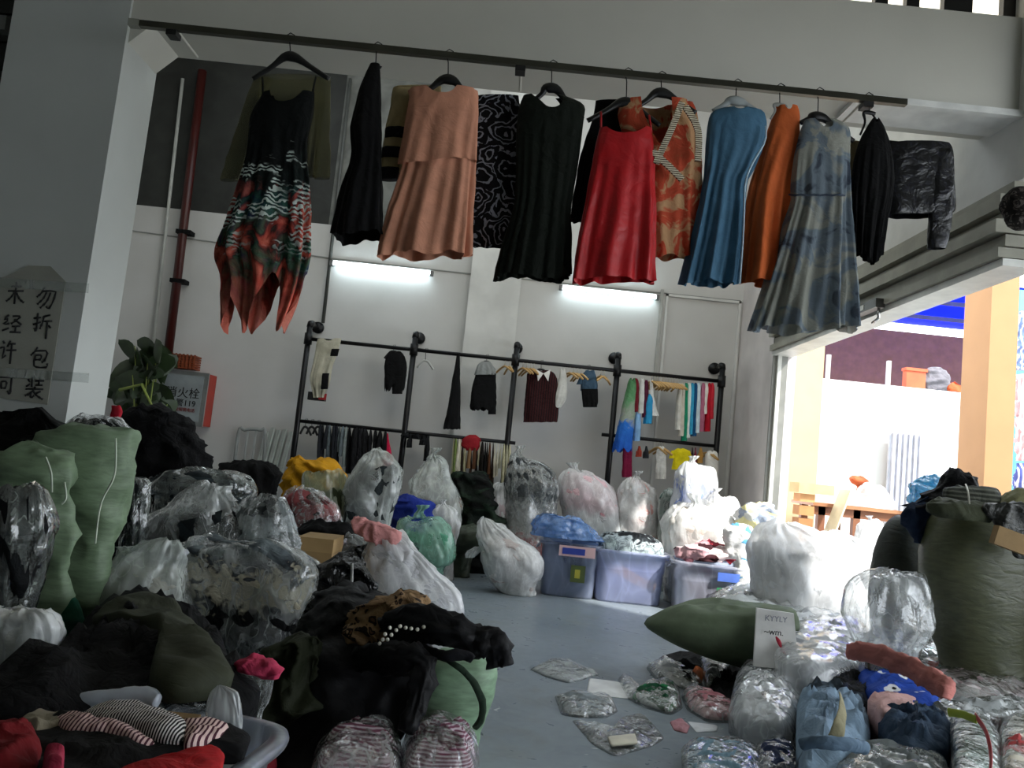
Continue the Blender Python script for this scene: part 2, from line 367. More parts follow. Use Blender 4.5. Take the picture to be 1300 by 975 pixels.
# ============================================================ setting
YB, XR, YF = 10.0, 2.86, 4.5
def wallmat():
    t = NT('painted_plaster'); co = t.coords(); sp = t.n('SeparateXYZ'); t.l(co, sp.inputs[0])
    n = t.noise(co, 1.3, 5); n2 = t.noise(co, 4, 6, .5)
    paint = t.ramp(n.outputs[0], [(.3, 'bdbcb9'), (.7, 'c9c8c6')])
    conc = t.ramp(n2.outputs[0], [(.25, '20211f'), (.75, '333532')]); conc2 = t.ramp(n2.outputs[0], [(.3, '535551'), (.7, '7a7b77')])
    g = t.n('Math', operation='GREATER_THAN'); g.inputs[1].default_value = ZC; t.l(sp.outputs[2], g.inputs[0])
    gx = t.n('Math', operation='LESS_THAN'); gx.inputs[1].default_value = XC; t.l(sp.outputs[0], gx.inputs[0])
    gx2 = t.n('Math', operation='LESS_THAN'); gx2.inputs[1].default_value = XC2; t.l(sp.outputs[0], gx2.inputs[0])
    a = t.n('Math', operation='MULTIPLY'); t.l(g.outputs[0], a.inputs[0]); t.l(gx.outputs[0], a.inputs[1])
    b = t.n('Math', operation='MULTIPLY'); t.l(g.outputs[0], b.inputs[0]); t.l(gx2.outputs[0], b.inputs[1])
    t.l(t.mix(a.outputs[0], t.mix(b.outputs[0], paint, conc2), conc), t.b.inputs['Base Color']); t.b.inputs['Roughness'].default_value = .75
    t.l(t.bump(n2.outputs[0], .08, .02), t.b.inputs['Normal']); return t.m
cx = (-5.6+XR)/2            # object origin of the back wall in x
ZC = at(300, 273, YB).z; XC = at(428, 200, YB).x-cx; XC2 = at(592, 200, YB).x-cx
WP = plain('white_plaster', 'cfcfcc', .8, sc_=2, bump=.1); GP = plain('grey_plaster', 'b9bcb8', .8, var=.05, sc_=1.5, bump=.1)
BEAMM = plain('beam_paint', 'c6c4ba', .7, var=.04, sc_=1.5, bump=.06)
def floormat():
    t = NT('floor_paint'); co = t.coords(); n = t.noise(co, 1.1, 6, .4); n2 = t.noise(co, 7, 5, 1.5); n3 = t.noise(co, 3.1, 3, 1)
    base = t.ramp(n.outputs[0], [(.3, '737e86'), (.55, '808a92'), (.8, '8a949a')])
    sc1 = t.ramp(n2.outputs[0], [(.70, 0.0), (.735, 1.0)]); st = t.ramp(n3.outputs[0], [(.3, 1.0), (.42, 0.0)])
    b2 = t.mix(t.n('Math', operation='MULTIPLY').outputs[0], base, base)
    mm = t.n('Math', operation='MULTIPLY'); mm.inputs[1].default_value = .35; t.l(st, mm.inputs[0])
    t.l(t.mix(sc1, t.mix(mm.outputs[0], base, '6c7066'), 'c2c8c8'), t.b.inputs['Base Color'])
    t.l(t.ramp(n2.outputs[0], [(.3, .26), (.7, .46)]), t.b.inputs['Roughness'])
    t.l(t.bump(n2.outputs[0], .05, .01), t.b.inputs['Normal']); return t.m
struct(MB().box((-7, -4, -.1), (4.0, 10.3, 0)).build('floor', floormat()))
struct(MB().box((4.0, -4, -.1), (22, 24, -.002)).build('pavement', plain('concrete_paving', '9a9993', .8, sc_=3)))
struct(MB().box((-5.6, YB, 0), (XR, YB+.2, 6.6)).build('wall_back', wallmat()))
struct(MB().box((-5.8, 4.9, 0), (-5.6, YB, 6.6)).build('wall_left', WP))
XP0, XP1 = at(590, 420, YB-.12).x, at(655, 420, YB-.12).x
struct(MB().box((XP0, YB-.12, 0), (XP1, YB, 6.6)).build('wall_pilaster', WP))
p0 = at(985, 560, YB); YJ = 8.5
struct(MB().box((XR, YJ, 0), (XR+.2, YB+.2, 6.6)).build('wall_right', plain('pinkish_plaster', 'cdc6c3', .8, sc_=2)))
struct(MB().box((XR, 4.4, 3.2), (XR+.2, YJ, 6.6)).build('wall_above_shutter', WP))
struct(MB().box((-5.8, 4.9, 6.5), (XR+.2, 10.2, 6.7)).build('ceiling', GP))
# thin joints cut in the plaster and conduit
def strip(name, a, b, Y, wd, mat, dep=.02):
    return struct(MB().bar(at(*a, Y), at(*b, Y), wd, dep).build(name, mat))
JG = plain('joint_grey', '8a8c88', .8)
strip('trim_1', (168, 293), (422, 328), YB-.004, .02, JG, .012); strip('trim_2', (422, 328), (592, 347), YB-.004, .02, JG, .012)
strip('trim_3', (592, 347), (940, 382), YB-.004, .02, JG, .012)
# column and beam of the shop front
xa = at(15, 0, YF).x; xb = at(92, 512, YF).x
struct(MB().box((at(10, 50, YF).x, YF, 0), (at(120, 300, YF).x, YF+.42, 6.2)).build('wall_column', GP))
zs = at(500, 92, YF+.05).z; zt = at(1290, 19, YF).z
zs = 3.63
bm = MB().box((at(120, 300, YF).x-.01, YF+.02, zs), (3.4, YF+.42, zt)); struct(bm.build('wall_front', BEAMM))
# small haunch where beam meets column
hx = at(120, 300, YF).x
MBh = MB().add([(hx, YF+.03, zs-.13), (hx+.13, YF+.03, zs), (hx, YF+.03, zs), (hx, YF+.41, zs-.13), (hx+.13, YF+.41, zs), (hx, YF+.41, zs)], [(0,1,2), (5,4,3), (0,3,4,1), (1,4,5,2), (2,5,3,0)])
struct(MBh.build('trim_4', BEAMM))
# shutter guide under the beam, right of the clothes
g = MB(); a = at(1083, 172, YF+.01); g.box((a.x, YF-.02, zs-.03), (3.4, YF+.3, zs)); g.box((a.x, YF-.03, zs-.045), (3.4, YF+.02, zs-.03))
struct(g.build('trim_5', plain('white_rail', 'dcdcd8', .4)))
# upper windows over the beam: frosted lit panes and dark mullions
win = MB().box((-2.4, YF+.14, zt), (3.4, YF+.17, 6.2)); wo = struct(win.build('window_1', plain('lit_pane', 'fff8e6', .4, emit=1.15)))
fr = MB()
for xp in [1056, 1120, 1160, 1220, 1283]+list(range(960, 100, -90)):
    x = at(xp, 10, YF+.1).x; d = .05 if xp not in (1220,) else .11; fr.box((x-d, YF+.09, zt), (x+d*.6, YF+.14, 6.2))
fr.box((-2.4, YF+.08, 6.1), (3.1, YF+.2, 6.2)); fr.build('window_frame', plain('black_metal', '101012', .4), wo)
# next shop's dark shutter at the far left
sl = MB()
for i in range(34): sl.box((-7, 4.9, i*.19), (-3.05, 4.93, i*.19+.175)); 
sl.box((-7, 4.935, 0), (-3.05, 4.97, 6.6)); struct(sl.build('door_1', plain('dark_slats', '1d201e', .5)))
struct(MB().box((at(0, 33, 4.6).x-1.2, 4.55, at(0, 42, 4.6).z), (at(14, 33, 4.6).x, 4.62, at(0, 24, 4.6).z)).build('trim_6', plain('grey_metal', '6b6d6a', .5)))
# arcade around the photographer: roof, left and rear walls, right side open to the street
struct(MB().box((-7, -4, 6.2), (4.1, 4.95, 6.35)).build('ceiling_arcade', GP))
struct(MB().box((-7.2, -4, 0), (-7, 4.97, 6.3)).build('wall_left_arcade', GP))
struct(MB().box((-7.2, -4.2, 0), (4.1, -4, 6.3)).build('wall_rear', plain('grey_rear', '7e817e', .8)))
struct(MB().box((3.9, -4, 3.7), (4.1, 4.4, 6.3)).build('sun_block_wall_upper', GP)); struct(MB().box((3.9, -4, 0), (4.1, -1.2, 3.7)).build('sun_block_wall_low', GP))  # unseen right-hand wall pieces, added to limit sun reaching the front
struct(MB().box((3.9, -4, 3.62), (7.9, 4.0, 3.7)).build('sun_block_slab', GP))  # unseen slab added outside to keep direct sun off the foreground
struct(MB().box((3.4, 4.4, 0), (4.1, 4.92, 6.3)).build('wall_right_column', GP))
# panelled strip on the back wall right of the tube, with conduit
pm = MB(); q = [at(846, 373, YB-.015), at(941, 385, YB-.015)]
x0, x1, zt2 = q[0].x, q[1].x, q[0].z
for b in (((x0, YB-.03, 0), (x0+.03, YB, zt2)), ((x1-.03, YB-.03, 0), (x1, YB, zt2)), ((x0, YB-.03, zt2-.03), (x1, YB, zt2))): pm.box(*b)
struct(pm.build('trim_7', WP))
struct(MB().box((at(838, 400, YB).x-.02, YB-.03, 1.9), (at(838, 400, YB).x+.02, YB, zt2+.05)).build('trim_8', plain('conduit_grey', 'a5a5a0', .5)))
tb = MB().tube([at(445, 100, YB-.04), at(410, 410, YB-.04)], .022); tag(tb.build('conduit_pipe', plain('conduit_dark', '4a4c49', .5), smooth=True), 'thin dark conduit running down the back wall behind the black hanging dress', 'pipe')
tb = MB().tube([at(232, 100, YB-.05), at(191, 470, YB-.05)], .022); tag(tb.build('conduit_pipe', plain('conduit_pale', 'b9bbb6', .5), smooth=True), 'thin pale conduit just left of the dark red pipe', 'pipe')
rp = MB().tube([at(257, 90, YB-.1), at(212, 462, YB-.1)], .055, 12); ro = rp.build('fire_pipe', plain('red_brown_paint', '3f0f0a', .4), smooth=True)
tag(ro, 'dark red vertical fire pipe down the back wall', 'pipe')
for yy in (295, 357): 
    c = at(212+(462-yy)*.121, yy, YB-.1); MB().box(c-V((.07, .06, .025)), c+V((.12, .09, .025))).build('pipe_clamp', BLACK, ro)
# shutter box along the side opening: ribs run in depth
sb = MB(); y0, y1 = 4.5, YJ
def rib(z0, z1, x_, mat=None): sb.box((x_, y0, z0), (XR+.15, y1, z1))
rib(3.12, 3.2, 2.84); rib(3.03, 3.115, 2.76); rib(2.97, 3.02, 2.81); rib(2.88, 2.96, 2.74); rib(2.80, 2.87, 2.80); rib(2.73, 2.79, 2.76)
so = sb.build('trim_9', plain('shutter_cream', '8f8d80', .45)); struct(so)
sb = MB(); rib(2.68, 2.725, 2.79); sb.build('bottom_bar', plain('shutter_white', 'd8d8d2', .4), so)
tr = MB().box((XR-.06, YJ-.03, 0), (XR+.1, YJ-.004, 3.2)); struct(tr.build('trim_10', plain('jamb_metal', '7a7a74', .35)))
tr = MB().box((XR-.02, YJ-.07, 0), (XR+.02, YJ-.03, 3.2)); struct(tr.build('trim_11', plain('jamb_light', 'c9c9c2', .35)))
lk = MB(); c0 = at(1102, 408, 6.3); c1 = at(1150, 385, 5.6)
lk.box((2.70, 5.9, 2.70), (2.77, 6.8, 2.77)); lko = tag(lk.build('shutter_lock', plain('lock_grey', '4b4b49', .4)), 'dark metal lock bar under the shutter box by the grey floral dress', 'lock')
MB().box((2.695, 6.1, 2.715), (2.701, 6.5, 2.755)).build('label_plate', plain('plate', 'd5d5ce', .4), lko)
MB().tube([(2.74, 5.93, 2.71), (2.74, 5.93, 2.62), (2.74, 6.02, 2.6)], .012).build('latch', plain('latch_steel', 'c8c8c8', .25, 1), lko, True)
# ============================================================ outside the opening
yw = 13.0
wl = at(1042, 480, yw); zr = wl.z
struct(MB().box((4.6, yw, 0), (9.5, yw+.15, zr)).build('wall_yard', plain('yard_white', 'cdcac6', .85, var=.03, sc_=1)))
struct(MB().box((3.0, 18.2, 0), (14, 18.4, 5.2)).build('wall_far', plain('brown_wall', '6d4a3c', .9)))
zt3 = at(1100, 405, 18).z
tp = MB(); tp.box((3.2, 14.2, zt3), (13, 18.1, zt3+.02)); to = tag(tp.build('tarpaulin', None), 'bright blue tarpaulin roof over the yard outside', 'tarpaulin')
t = NT('blue_tarp'); t.l(t.ramp(t.noise(t.coords(), .8, 3).outputs[0], [(.3, '1330d8'), (.7, '2448ff')]), t.b.inputs['Base Color'])
tl = t.n('BsdfTranslucent'); tl.inputs[0].default_value = S('2a50ff'); ms = t.n('MixShader'); ms.inputs[0].default_value = .65
t.l(t.b.outputs[0], ms.inputs[1]); t.l(tl.outputs[0], ms.inputs[2]); t.l(ms.outputs[0], t.o.inputs[0]); to.data.materials.append(t.m)
fm = MB()
for y in (14.3, 15.6, 17): fm.box((3.2, y, zt3-.09), (13, y+.07, zt3-.01))
for x in (6.0, 8.2): fm.box((x, 14.2, zt3-.16), (x+.07, 18.1, zt3-.1))
for x, y in ((3.25, 14.25), (12.9, 14.25)): fm.box((x, y, 0), (x+.07, y+.07, zt3))
fm.build('frame', plain('frame_rust', '4c4f58', .6), to)
def pillar(xl, yl, xr, yr, Y, d, c, zt_=6):
    return struct(MB().box((at(xl, yl, Y).x, Y, 0), (at(xr, yr, Y).x, Y+d, zt_)).build('wall_pillar', plain('orange_plaster', c, .8, var=.05, sc_=2)))
pillar(1256, 450, 1291, 450, 8.6, .52, '9c7650'); 
pillar(1001, 540, 1041, 540, 12.2, .5, 'b39d78')
cp = MB()
for i in range(12): cp.box((at(1127+i*3.4, 560, 12.9).x, 12.8 if i % 2 else 12.84, .0), (at(1127+i*3.4+3.4, 560, 12.9).x, 12.88, 2.35))
tag(cp.build('corrugated_sheet', plain('white_sheet', 'b4b4bc', .5)), 'white corrugated sheet leaning on the white yard wall', 'panel')
for xp in (1051, 1128):
    a = at(xp, 476, 13.07); tag(MB().box((a.x-.03, 13.05, zr), (a.x+.03, 13.11, zr+.42)).build('fence_post', plain('post_grey', 'a9a6a2', .6)), 'short grey post on top of the yard wall, %s' % ('near the cream pillar' if xp < 1100 else 'above the corrugated sheet'), 'post')
a = at(1160, 487, 13.07); o = MB().box((a.x-.16, 13.0, zr), (a.x+.16, 13.14, zr+.3)).build('plastic_basket', plain('orange_plastic', 'c2562c', .5)); tag(o, 'small orange basket standing on the yard wall', 'basket')
MB().box((a.x-.18, 12.98, zr+.28), (a.x+.18, 13.145, zr+.33)).build('rim', plain('orange_plastic', 'c2562c', .5), o)
for i, (xl, xr, yt, yb, c, lb) in enumerate([(1172, 1206, 466, 495, '6d6a70', 'grey wrapped bundle on the yard wall beside the orange basket'), (1200, 1224, 484, 503, 'b8502c', 'orange-red bundle on the yard wall beside the right pillar')]):
    Lf = Loft([(yt, xl+12, xr-12), (yt+5, xl+4, xr-5), (yb-8, xl, xr), (yb-1, xl+2, xr-2)], 13.07, .3, base=zr); vs, fs = Lf.mesh(20, 30, dsp('crumple', .05, 6, i))
    tag(link('wrapped_bundle', vs, fs, fab(c)), lb, 'bundle')
# shelf of wrapped garments past the right pillar
for i, (xl, xr, yt, yb, c, lb) in enumerate([(1291, 1330, 395, 470, ('7b93c8', 'd8dce8'), 'blue plastic-wrapped garments beyond the right pillar'), (1291, 1330, 475, 585, ('d2a4a8', 'e8e6ee'), 'pink plastic-wrapped garments beyond the right pillar'), (1288, 1330, 588, 640, ('4f5a9a', 'c8c8dc'), 'dark blue bundle at the foot of the garments beyond the right pillar')]):
    Lf = Loft([(yt, xl+3, xr), (yt+15, xl, xr), (yb-10, xl, xr), (yb, xl, xr)], 9.6, .3, base=(0 if i == 2 else None)); vs, fs = Lf.mesh(24, 30, dsp('crumple', .06, 8, i))
    tag(link('wrapped_garments', vs, fs, fab(c[0], 'stripe', c[1], s=.6)), lb, 'garments')
tag(MB().box((at(1289, 450, 9.95).x, 9.9, 0), (at(1289, 450, 9.95).x+1.4, 9.98, 4.1)).build('display_grid', plain('teal_panel', '5fa9ad', .6)), 'teal backing panel behind the wrapped garments outside', 'panel')
# ============================================================ fluorescent tubes
for (xa_, ya_, xb_, yb_), lb in (((421, 334, 548, 348), 'left lit fluorescent tube on the back wall under the pink dress'), ((712, 365, 835, 378), 'right lit fluorescent tube on the back wall under the red dress')):
    a, b = at(xa_, ya_, YB-.09), at(xb_, yb_, YB-.09); b.z = a.z
    o = MB().bar(a+V((0, .05, .02)), b+V((0, .05, .02)), .06, .05).build('fluorescent_lamp', plain('lamp_white', 'e4e6e6', .4)); tag(o, lb, 'lamp')
    t = NT('tube_glow'); t.b.inputs['Emission Color'].default_value = (.78, .95, 1, 1); t.b.inputs['Emission Strength'].default_value = 16
    t.b.inputs['Base Color'].default_value = (1, 1, 1, 1)
    MB().tube([a+(b-a)*.02, b-(b-a)*.02], .02, 12).build('tube', t.m, o, True)
    for e, q_ in ((a, 1), (b, -1)): MB().box(e-V((.02, .03, .03)), e+V((.02, .05, .03))).build('end_cap', plain('cap_grey', '6a6a6a', .5), o)
# ============================================================ fire hydrant cabinet, plant, basket
Yc = YB-.26
a = at(209, 470, Yc); b = at(255, 541, Yc); x0, x1, z0, z1 = a.x, b.x, b.z, at(215, 470, Yc).z
o = MB().box((x0, Yc, z0), (x1+.02, YB-.01, z1)).build('hydrant_cabinet', plain('cabinet_red', '9c2a1c', .45)); tag(o, 'wall cabinet with silver glass door and red side, marked with hydrant characters', 'cabinet')
MB().box((x0-.01, Yc-.03, z0-.01), (x1+.025, Yc, z1+.01)).build('frame', plain('cabinet_silver', '9a9c9a', .3, .6), o)
MB().box((x0+.03, Yc-.036, z0+.05), (x1-.03, Yc-.03, z1-.04)).build('glass_panel', plain('pane_grey', '8f9698', .3), o)
def text(s, loc, size, mat, parent, name='lettering'):
    c = bpy.data.curves.new('txt', 'FONT'); c.body = s; c.size = size; c.align_x = 'CENTER'; c.extrude = .002
    t_ = bpy.data.objects.new('txt', c); col.objects.link(t_); bpy.context.view_layer.update()
    me = bpy.data.meshes.new_from_object(t_.evaluated_get(bpy.context.evaluated_depsgraph_get())); bpy.data.objects.remove(t_)
    m = Matrix.Rotation(radians(90), 4, 'X'); me.transform(m)
    vs = [v.co+V(loc) for v in me.vertices]; fs = [tuple(p.vertices) for p in me.polygons]
    return link(name, vs, fs, mat, parent, False)
xm = (x0+x1)/2; INK = plain('ink_dark', '1c1c1e', .6); INKR = plain('ink_red', '7a1c18', .6)
hh = z1-z0
text('消火栓', (xm+.01, Yc-.04, z0+hh*.52), .14, INK, o); text('火警119', (xm+.01, Yc-.04, z0+hh*.35), .10, INK, o); text('消防栓报警电话', (xm+.01, Yc-.04, z0+hh*.25), .05, INKR, o)
o = MB(); a = at(216, 466, Yc+.03); b = at(250, 446, Yc+.03); 
for i in range(6): o.box((a.x, Yc+.02, a.z+.03*i), (b.x, YB-.05, a.z+.03*i+.022))
for i in range(7): x = a.x+(b.x-a.x-.02)*i/6; o.box((x, Yc+.01, a.z), (x+.02, Yc+.025, a.z+.18))
o = o.build('rattan_basket', plain('rattan_brown', '7d3a1c', .6)); tag(o, 'small reddish brown woven basket on top of the hydrant cabinet', 'basket')
# plant
po = empty('potted_plant', at(185, 560, 9.3), 'leafy dark green plant beside the column under the conduits', 'plant')
random.seed(3); st = MB()
LG = plain('leaf_green', '28381f', .45, var=.3, sc_=9); pot = WL[po].copy(); pot.z = 0; po.location = pot; WL[po] = pot
MB().tube([pot, pot+V((0, 0, .5))], [.22, .3], 20).build('pot', plain('clay', '5a4a40', .8), po, True)
for i in range(46):
    xx = 152+random.random()*62; yy = 432+random.random()*95; p = at(xx, yy, 9.1+random.random()*.6)
    if yy < 455 and xx < 158: continue
    r = .12+.09*random.random(); lf = MB(); ang = random.random()*6.28; tlt = V((cos(ang), random.uniform(-1, .2), random.uniform(-.9, .5))).normalized(); sd_ = tlt.cross(V((0, 1, .3))).normalized()
    vs = []
    for j in range(7):
        s_ = j/6; wd = r*.62*sin(pi*(s_*.85+.1)); cc = p+tlt*r*2*(s_-.4)+V((0, 0, -.12*s_*s_)); dn = V((0, .02, -.03)); vs += [cc-sd_*wd+dn, cc+V((0, 0, .0)), cc+sd_*wd+dn]
    fs = []
    for j in range(6): k = j*3; fs += [(k, k+1, k+4, k+3), (k+1, k+2, k+5, k+4)]
    lf.add(vs, fs); lf.build('leaf', LG, po, True)
    if i % 3 == 0: st.tube([pot+V((0, 0, .5)), pot.lerp(p, .6)+V((0, 0, .2)), p], [.014, .01, .006], 6)
st.tube([at(152, 495, 9.1), at(180, 488, 9.0), at(200, 530, 9.0)], [.02, .018, .012], 6)
st.build('stem', plain('stem_green', '7d8a3c', .5), po, True)
# ============================================================ notice on the column, handwritten
Yn = YF-.012
pts = [at(*p, Yn) for p in ((4, 352), (36, 337), (64, 338), (83, 357), (60, 514), (-14, 503), (-8, 352))]
vs = [p for p in pts]+[p+V((0, .006, 0)) for p in pts]; n = len(pts)
no = link('paper_notice', vs, [tuple(range(n)), tuple(range(n, 2*n))[::-1]]+[(i, n+i, n+(i+1) % n, (i+1) % n) for i in range(n)], plain('old_paper', '94948a', .8, var=.06), None, False)
tag(no, 'grey paper notice with handwritten black Chinese characters taped to the column', 'notice')
CH = {'wei': [[(.25,.78),(.8,.82)],[(.1,.56),(.92,.62)],[(.5,1),(.5,0)],[(.46,.56),(.3,.3),(.06,.1)],[(.54,.54),(.75,.25),(.98,.1)]],
 'jing': [[(.3,.95),(.08,.7),(.32,.72),(.06,.42),(.36,.5)],[(.03,.1),(.36,.26)],[(.5,.9),(.88,.92),(.7,.7),(.45,.5)],[(.6,.74),(.98,.48)],[(.5,.36),(.92,.4)],[(.7,.38),(.7,.08)],[(.42,.05),(.98,.08)]],
 'xu': [[(.15,.92),(.26,.8)],[(.02,.58),(.28,.62),(.22,.15),(.4,.28)],[(.6,.95),(.44,.66)],[(.52,.8),(.92,.82)],[(.4,.5),(1,.54)],[(.7,.8),(.7,-.1)]],
 'ke': [[(.05,.85),(1,.9)],[(.2,.62),(.22,.3)],[(.2,.62),(.5,.64),(.48,.32),(.22,.3)],[(.78,.87),(.78,.05),(.6,.15)]],
 'wu': [[(.38,.98),(.25,.7),(.05,.5)],[(.25,.76),(.92,.84),(.85,.35),(.68,.02),(.55,.12)],[(.5,.76),(.36,.45),(.1,.18)],[(.7,.76),(.55,.35),(.25,.02)]],
 'chai': [[(.02,.68),(.4,.76)],[(.22,1),(.22,.0),(.1,.12)],[(.02,.32),(.42,.5)],[(.88,.95),(.52,.82)],[(.54,.82),(.52,.5),(.4,.1)],[(.52,.55),(1,.6)],[(.76,.57),(.76,-.45)],[(.84,.35),(.96,.2)]],
 'bao': [[(.38,1),(.25,.78),(.05,.58)],[(.28,.8),(.88,.84),(.82,.4),(.66,.28)],[(.3,.6),(.6,.62),(.58,.42),(.3,.4)],[(.3,.6),(.26,.12),(.5,.02),(.95,.06),(.95,.25)]],
 'zhuang': [[(.12,.88),(.24,.76)],[(.06,.52),(.26,.66)],[(.36,1),(.36,.52)],[(.5,.82),(.98,.86)],[(.72,1),(.72,.62)],[(.54,.62),(.92,.64)],[(.5,.54),(.56,.46)],[(.05,.4),(.98,.45)],[(.5,.42),(.3,.2),(.05,.08)],[(.36,.26),(.36,.0),(.52,.1)],[(.85,.34),(.6,.22)],[(.44,.34),(.66,.12),(1,-.04)]]}
for nm, (x, y, w_, h_) in {'wu': (47, 363, 26, 28), 'chai': (43, 397, 24, 22), 'bao': (39, 440, 24, 26), 'zhuang': (33, 478, 24, 26), 'wei': (9, 357, 24, 28), 'jing': (4, 398, 25, 24), 'xu': (1, 430, 21, 28), 'ke': (-2, 475, 22, 24)}.items():
    m = MB()
    for s_ in CH[nm]: 
        p = [at(x+u*w_-(1-v)*h_*.1, y+(1-v)*h_+u*w_*.08, Yn-.003) for u, v in s_]; p = spline(p, 8) if len(p) > 2 else p
        m.tube(p, [.006+.003*sin(3*i) for i in range(len(p))], 5, .4)
    m.build('lettering', INK, no, True)
for i, yy in enumerate((352, 466)): 
    p = [at(-5, yy, Yn-.008), at(113, yy+8, Yn-.008), at(112, yy+20, Yn-.008), at(-5, yy+12, Yn-.008)]; MB().add(p+[q+V((0, .002, 0)) for q in p], [(0,1,2,3), (7,6,5,4), (0,4,5,1), (1,5,6,2), (2,6,7,3), (3,7,4,0)]).build('tape', film('dfe4e0', .12, .1, 4), no)
# torn tape mark on the column side
p = atz  # side face x = hx
# ============================================================ pipe clothes rack on the back wall
YR = YB-.42; IR = plain('black_iron', '141416', .4, .5)
tops = [(393.8, 411.5), (527.7, 425), (656.8, 436.5), (785.5, 450), (917.7, 463)]
zt_ = sum(at(x, y, YR).z for x, y in tops)/5; xs = [at(x, y, YR).x for x, y in tops]
zrail = sum(at(x, y, YR).z for x, y in ((460, 437), (590, 451), (720, 463), (850, 478)))/4
zlow = at(445, 541, YR).z; zlow2 = at(865, 562, YR).z
rk = empty('pipe_clothes_rack', ((xs[0]+xs[-1])/2, YR, 0), 'long black iron pipe clothes rack of five posts along the back wall', 'clothes rack')
for i, x in enumerate(xs):
    MB().tube([(x, YR, 0), (x, YR, zt_-.03)], .035, 12).build('post', IR, rk, True)
    MB().tube([(x, YR, zt_-.05), (x, YR+.02, zt_), (x, YR+.08, zt_+.01), (x, YB-.03, zt_+.01)], .04, 12).build('wall_bracket', IR, rk, True)
    MB().tube([(x, YB-.04, zt_+.01), (x, YB-.001, zt_+.01)], .075, 16).build('flange', IR, rk, True)
    MB().tube([(x, YR, zrail-.07), (x, YR, zrail+.07)], .05, 12).build('pipe_fitting', IR, rk, True)
MB().tube([(xs[0], YR, zrail), (xs[-1], YR, zrail)], .024, 10).build('rail', IR, rk, True)
MB().tube([(xs[0], YR, zlow), (xs[2]+.1, YR, zlow)], .022, 10).build('rail', IR, rk, True)
MB().tube([(xs[3]-.12, YR, zlow2), (xs[4], YR, zlow2)], .022, 10).build('rail', IR, rk, True)
# ============================================================ front hanging rail
YH = 4.2
ra, rb = at(172, 25, YH), at(1150, 136, YH); rb.z = ra.z = (ra.z+rb.z)/2
rail = empty('hanging_rail', (ra+rb)/2, 'long metal rail fixed to the beam with the dresses hanging from it', 'rail')
MB().bar(ra, rb, .035, .035).build('bar', plain('rail_steel', '55544a', .3, .8), rail)
MB().box(ra-V((.03, .02, .02)), ra+V((.03, .02, .02))).build('end_cap', plain('cap_pale', '8d8d82', .5), rail)
for xp in (221, 661, 1100):
    x = at(xp, 30+(xp-172)*.112, YH).x; z = ra.z; MB().box((x-.028, YH-.03, z-.055), (x+.028, YH+.04, z-.025)).build('bracket', plain('bracket_black', '0c0c0c', .5), rail)
    MB().tube([(x, YH+.02, z+.005), (x, YF+.03, z+.005)], .008, 8).build('bracket_rod', BEAMM, rail)
ZRAIL = ra.z
def hook(m, top, neck, r=.003):
    t_ = V((top.x, top.y, ZRAIL+.02)); m.tube([t_+V((.03, 0, -.02)), t_+V((.024, 0, .008)), t_+V((0, 0, .02)), t_+V((-.018, 0, .004)), t_.lerp(neck, .35)+V((-.003, 0, 0)), neck], r, 6)
def hanger(top, L, R, neck, label, c='0d0d0e', Y=None, thick=.019, name='clothes_hanger', group=None, bar=False):
    Y = Y or YH; nk = at(*neck, Y); tp_ = at(*top, Y); l, r = at(*L, Y), at(*R, Y)
    o = empty(name, nk, label, 'hanger', group); m = MB(); hook(m, tp_, nk); m.build('hook', plain('hook_steel', '1b1b1c', .3, .8), o, True)
    m = MB(); pts = spline([l+V((0, 0, -.006)), l.lerp(nk, .5)+V((0, 0, .004)), nk+V((-.03, 0, -.004)), nk+V((.03, 0, -.004)), r.lerp(nk, .5)+V((0, 0, .004)), r+V((0, 0, -.006))], 22)
    rs = [thick*(.75+.9*math.exp(-((i-10.5)/4)**2)) for i in range(22)]; m.tube(pts, rs, 8, .6)
    if bar: m.tube([l.lerp(nk, .1), r.lerp(nk, .1)], thick*.5, 6)
    m.build('shoulders', plain('hanger_plastic', c, .4), o, True); return o
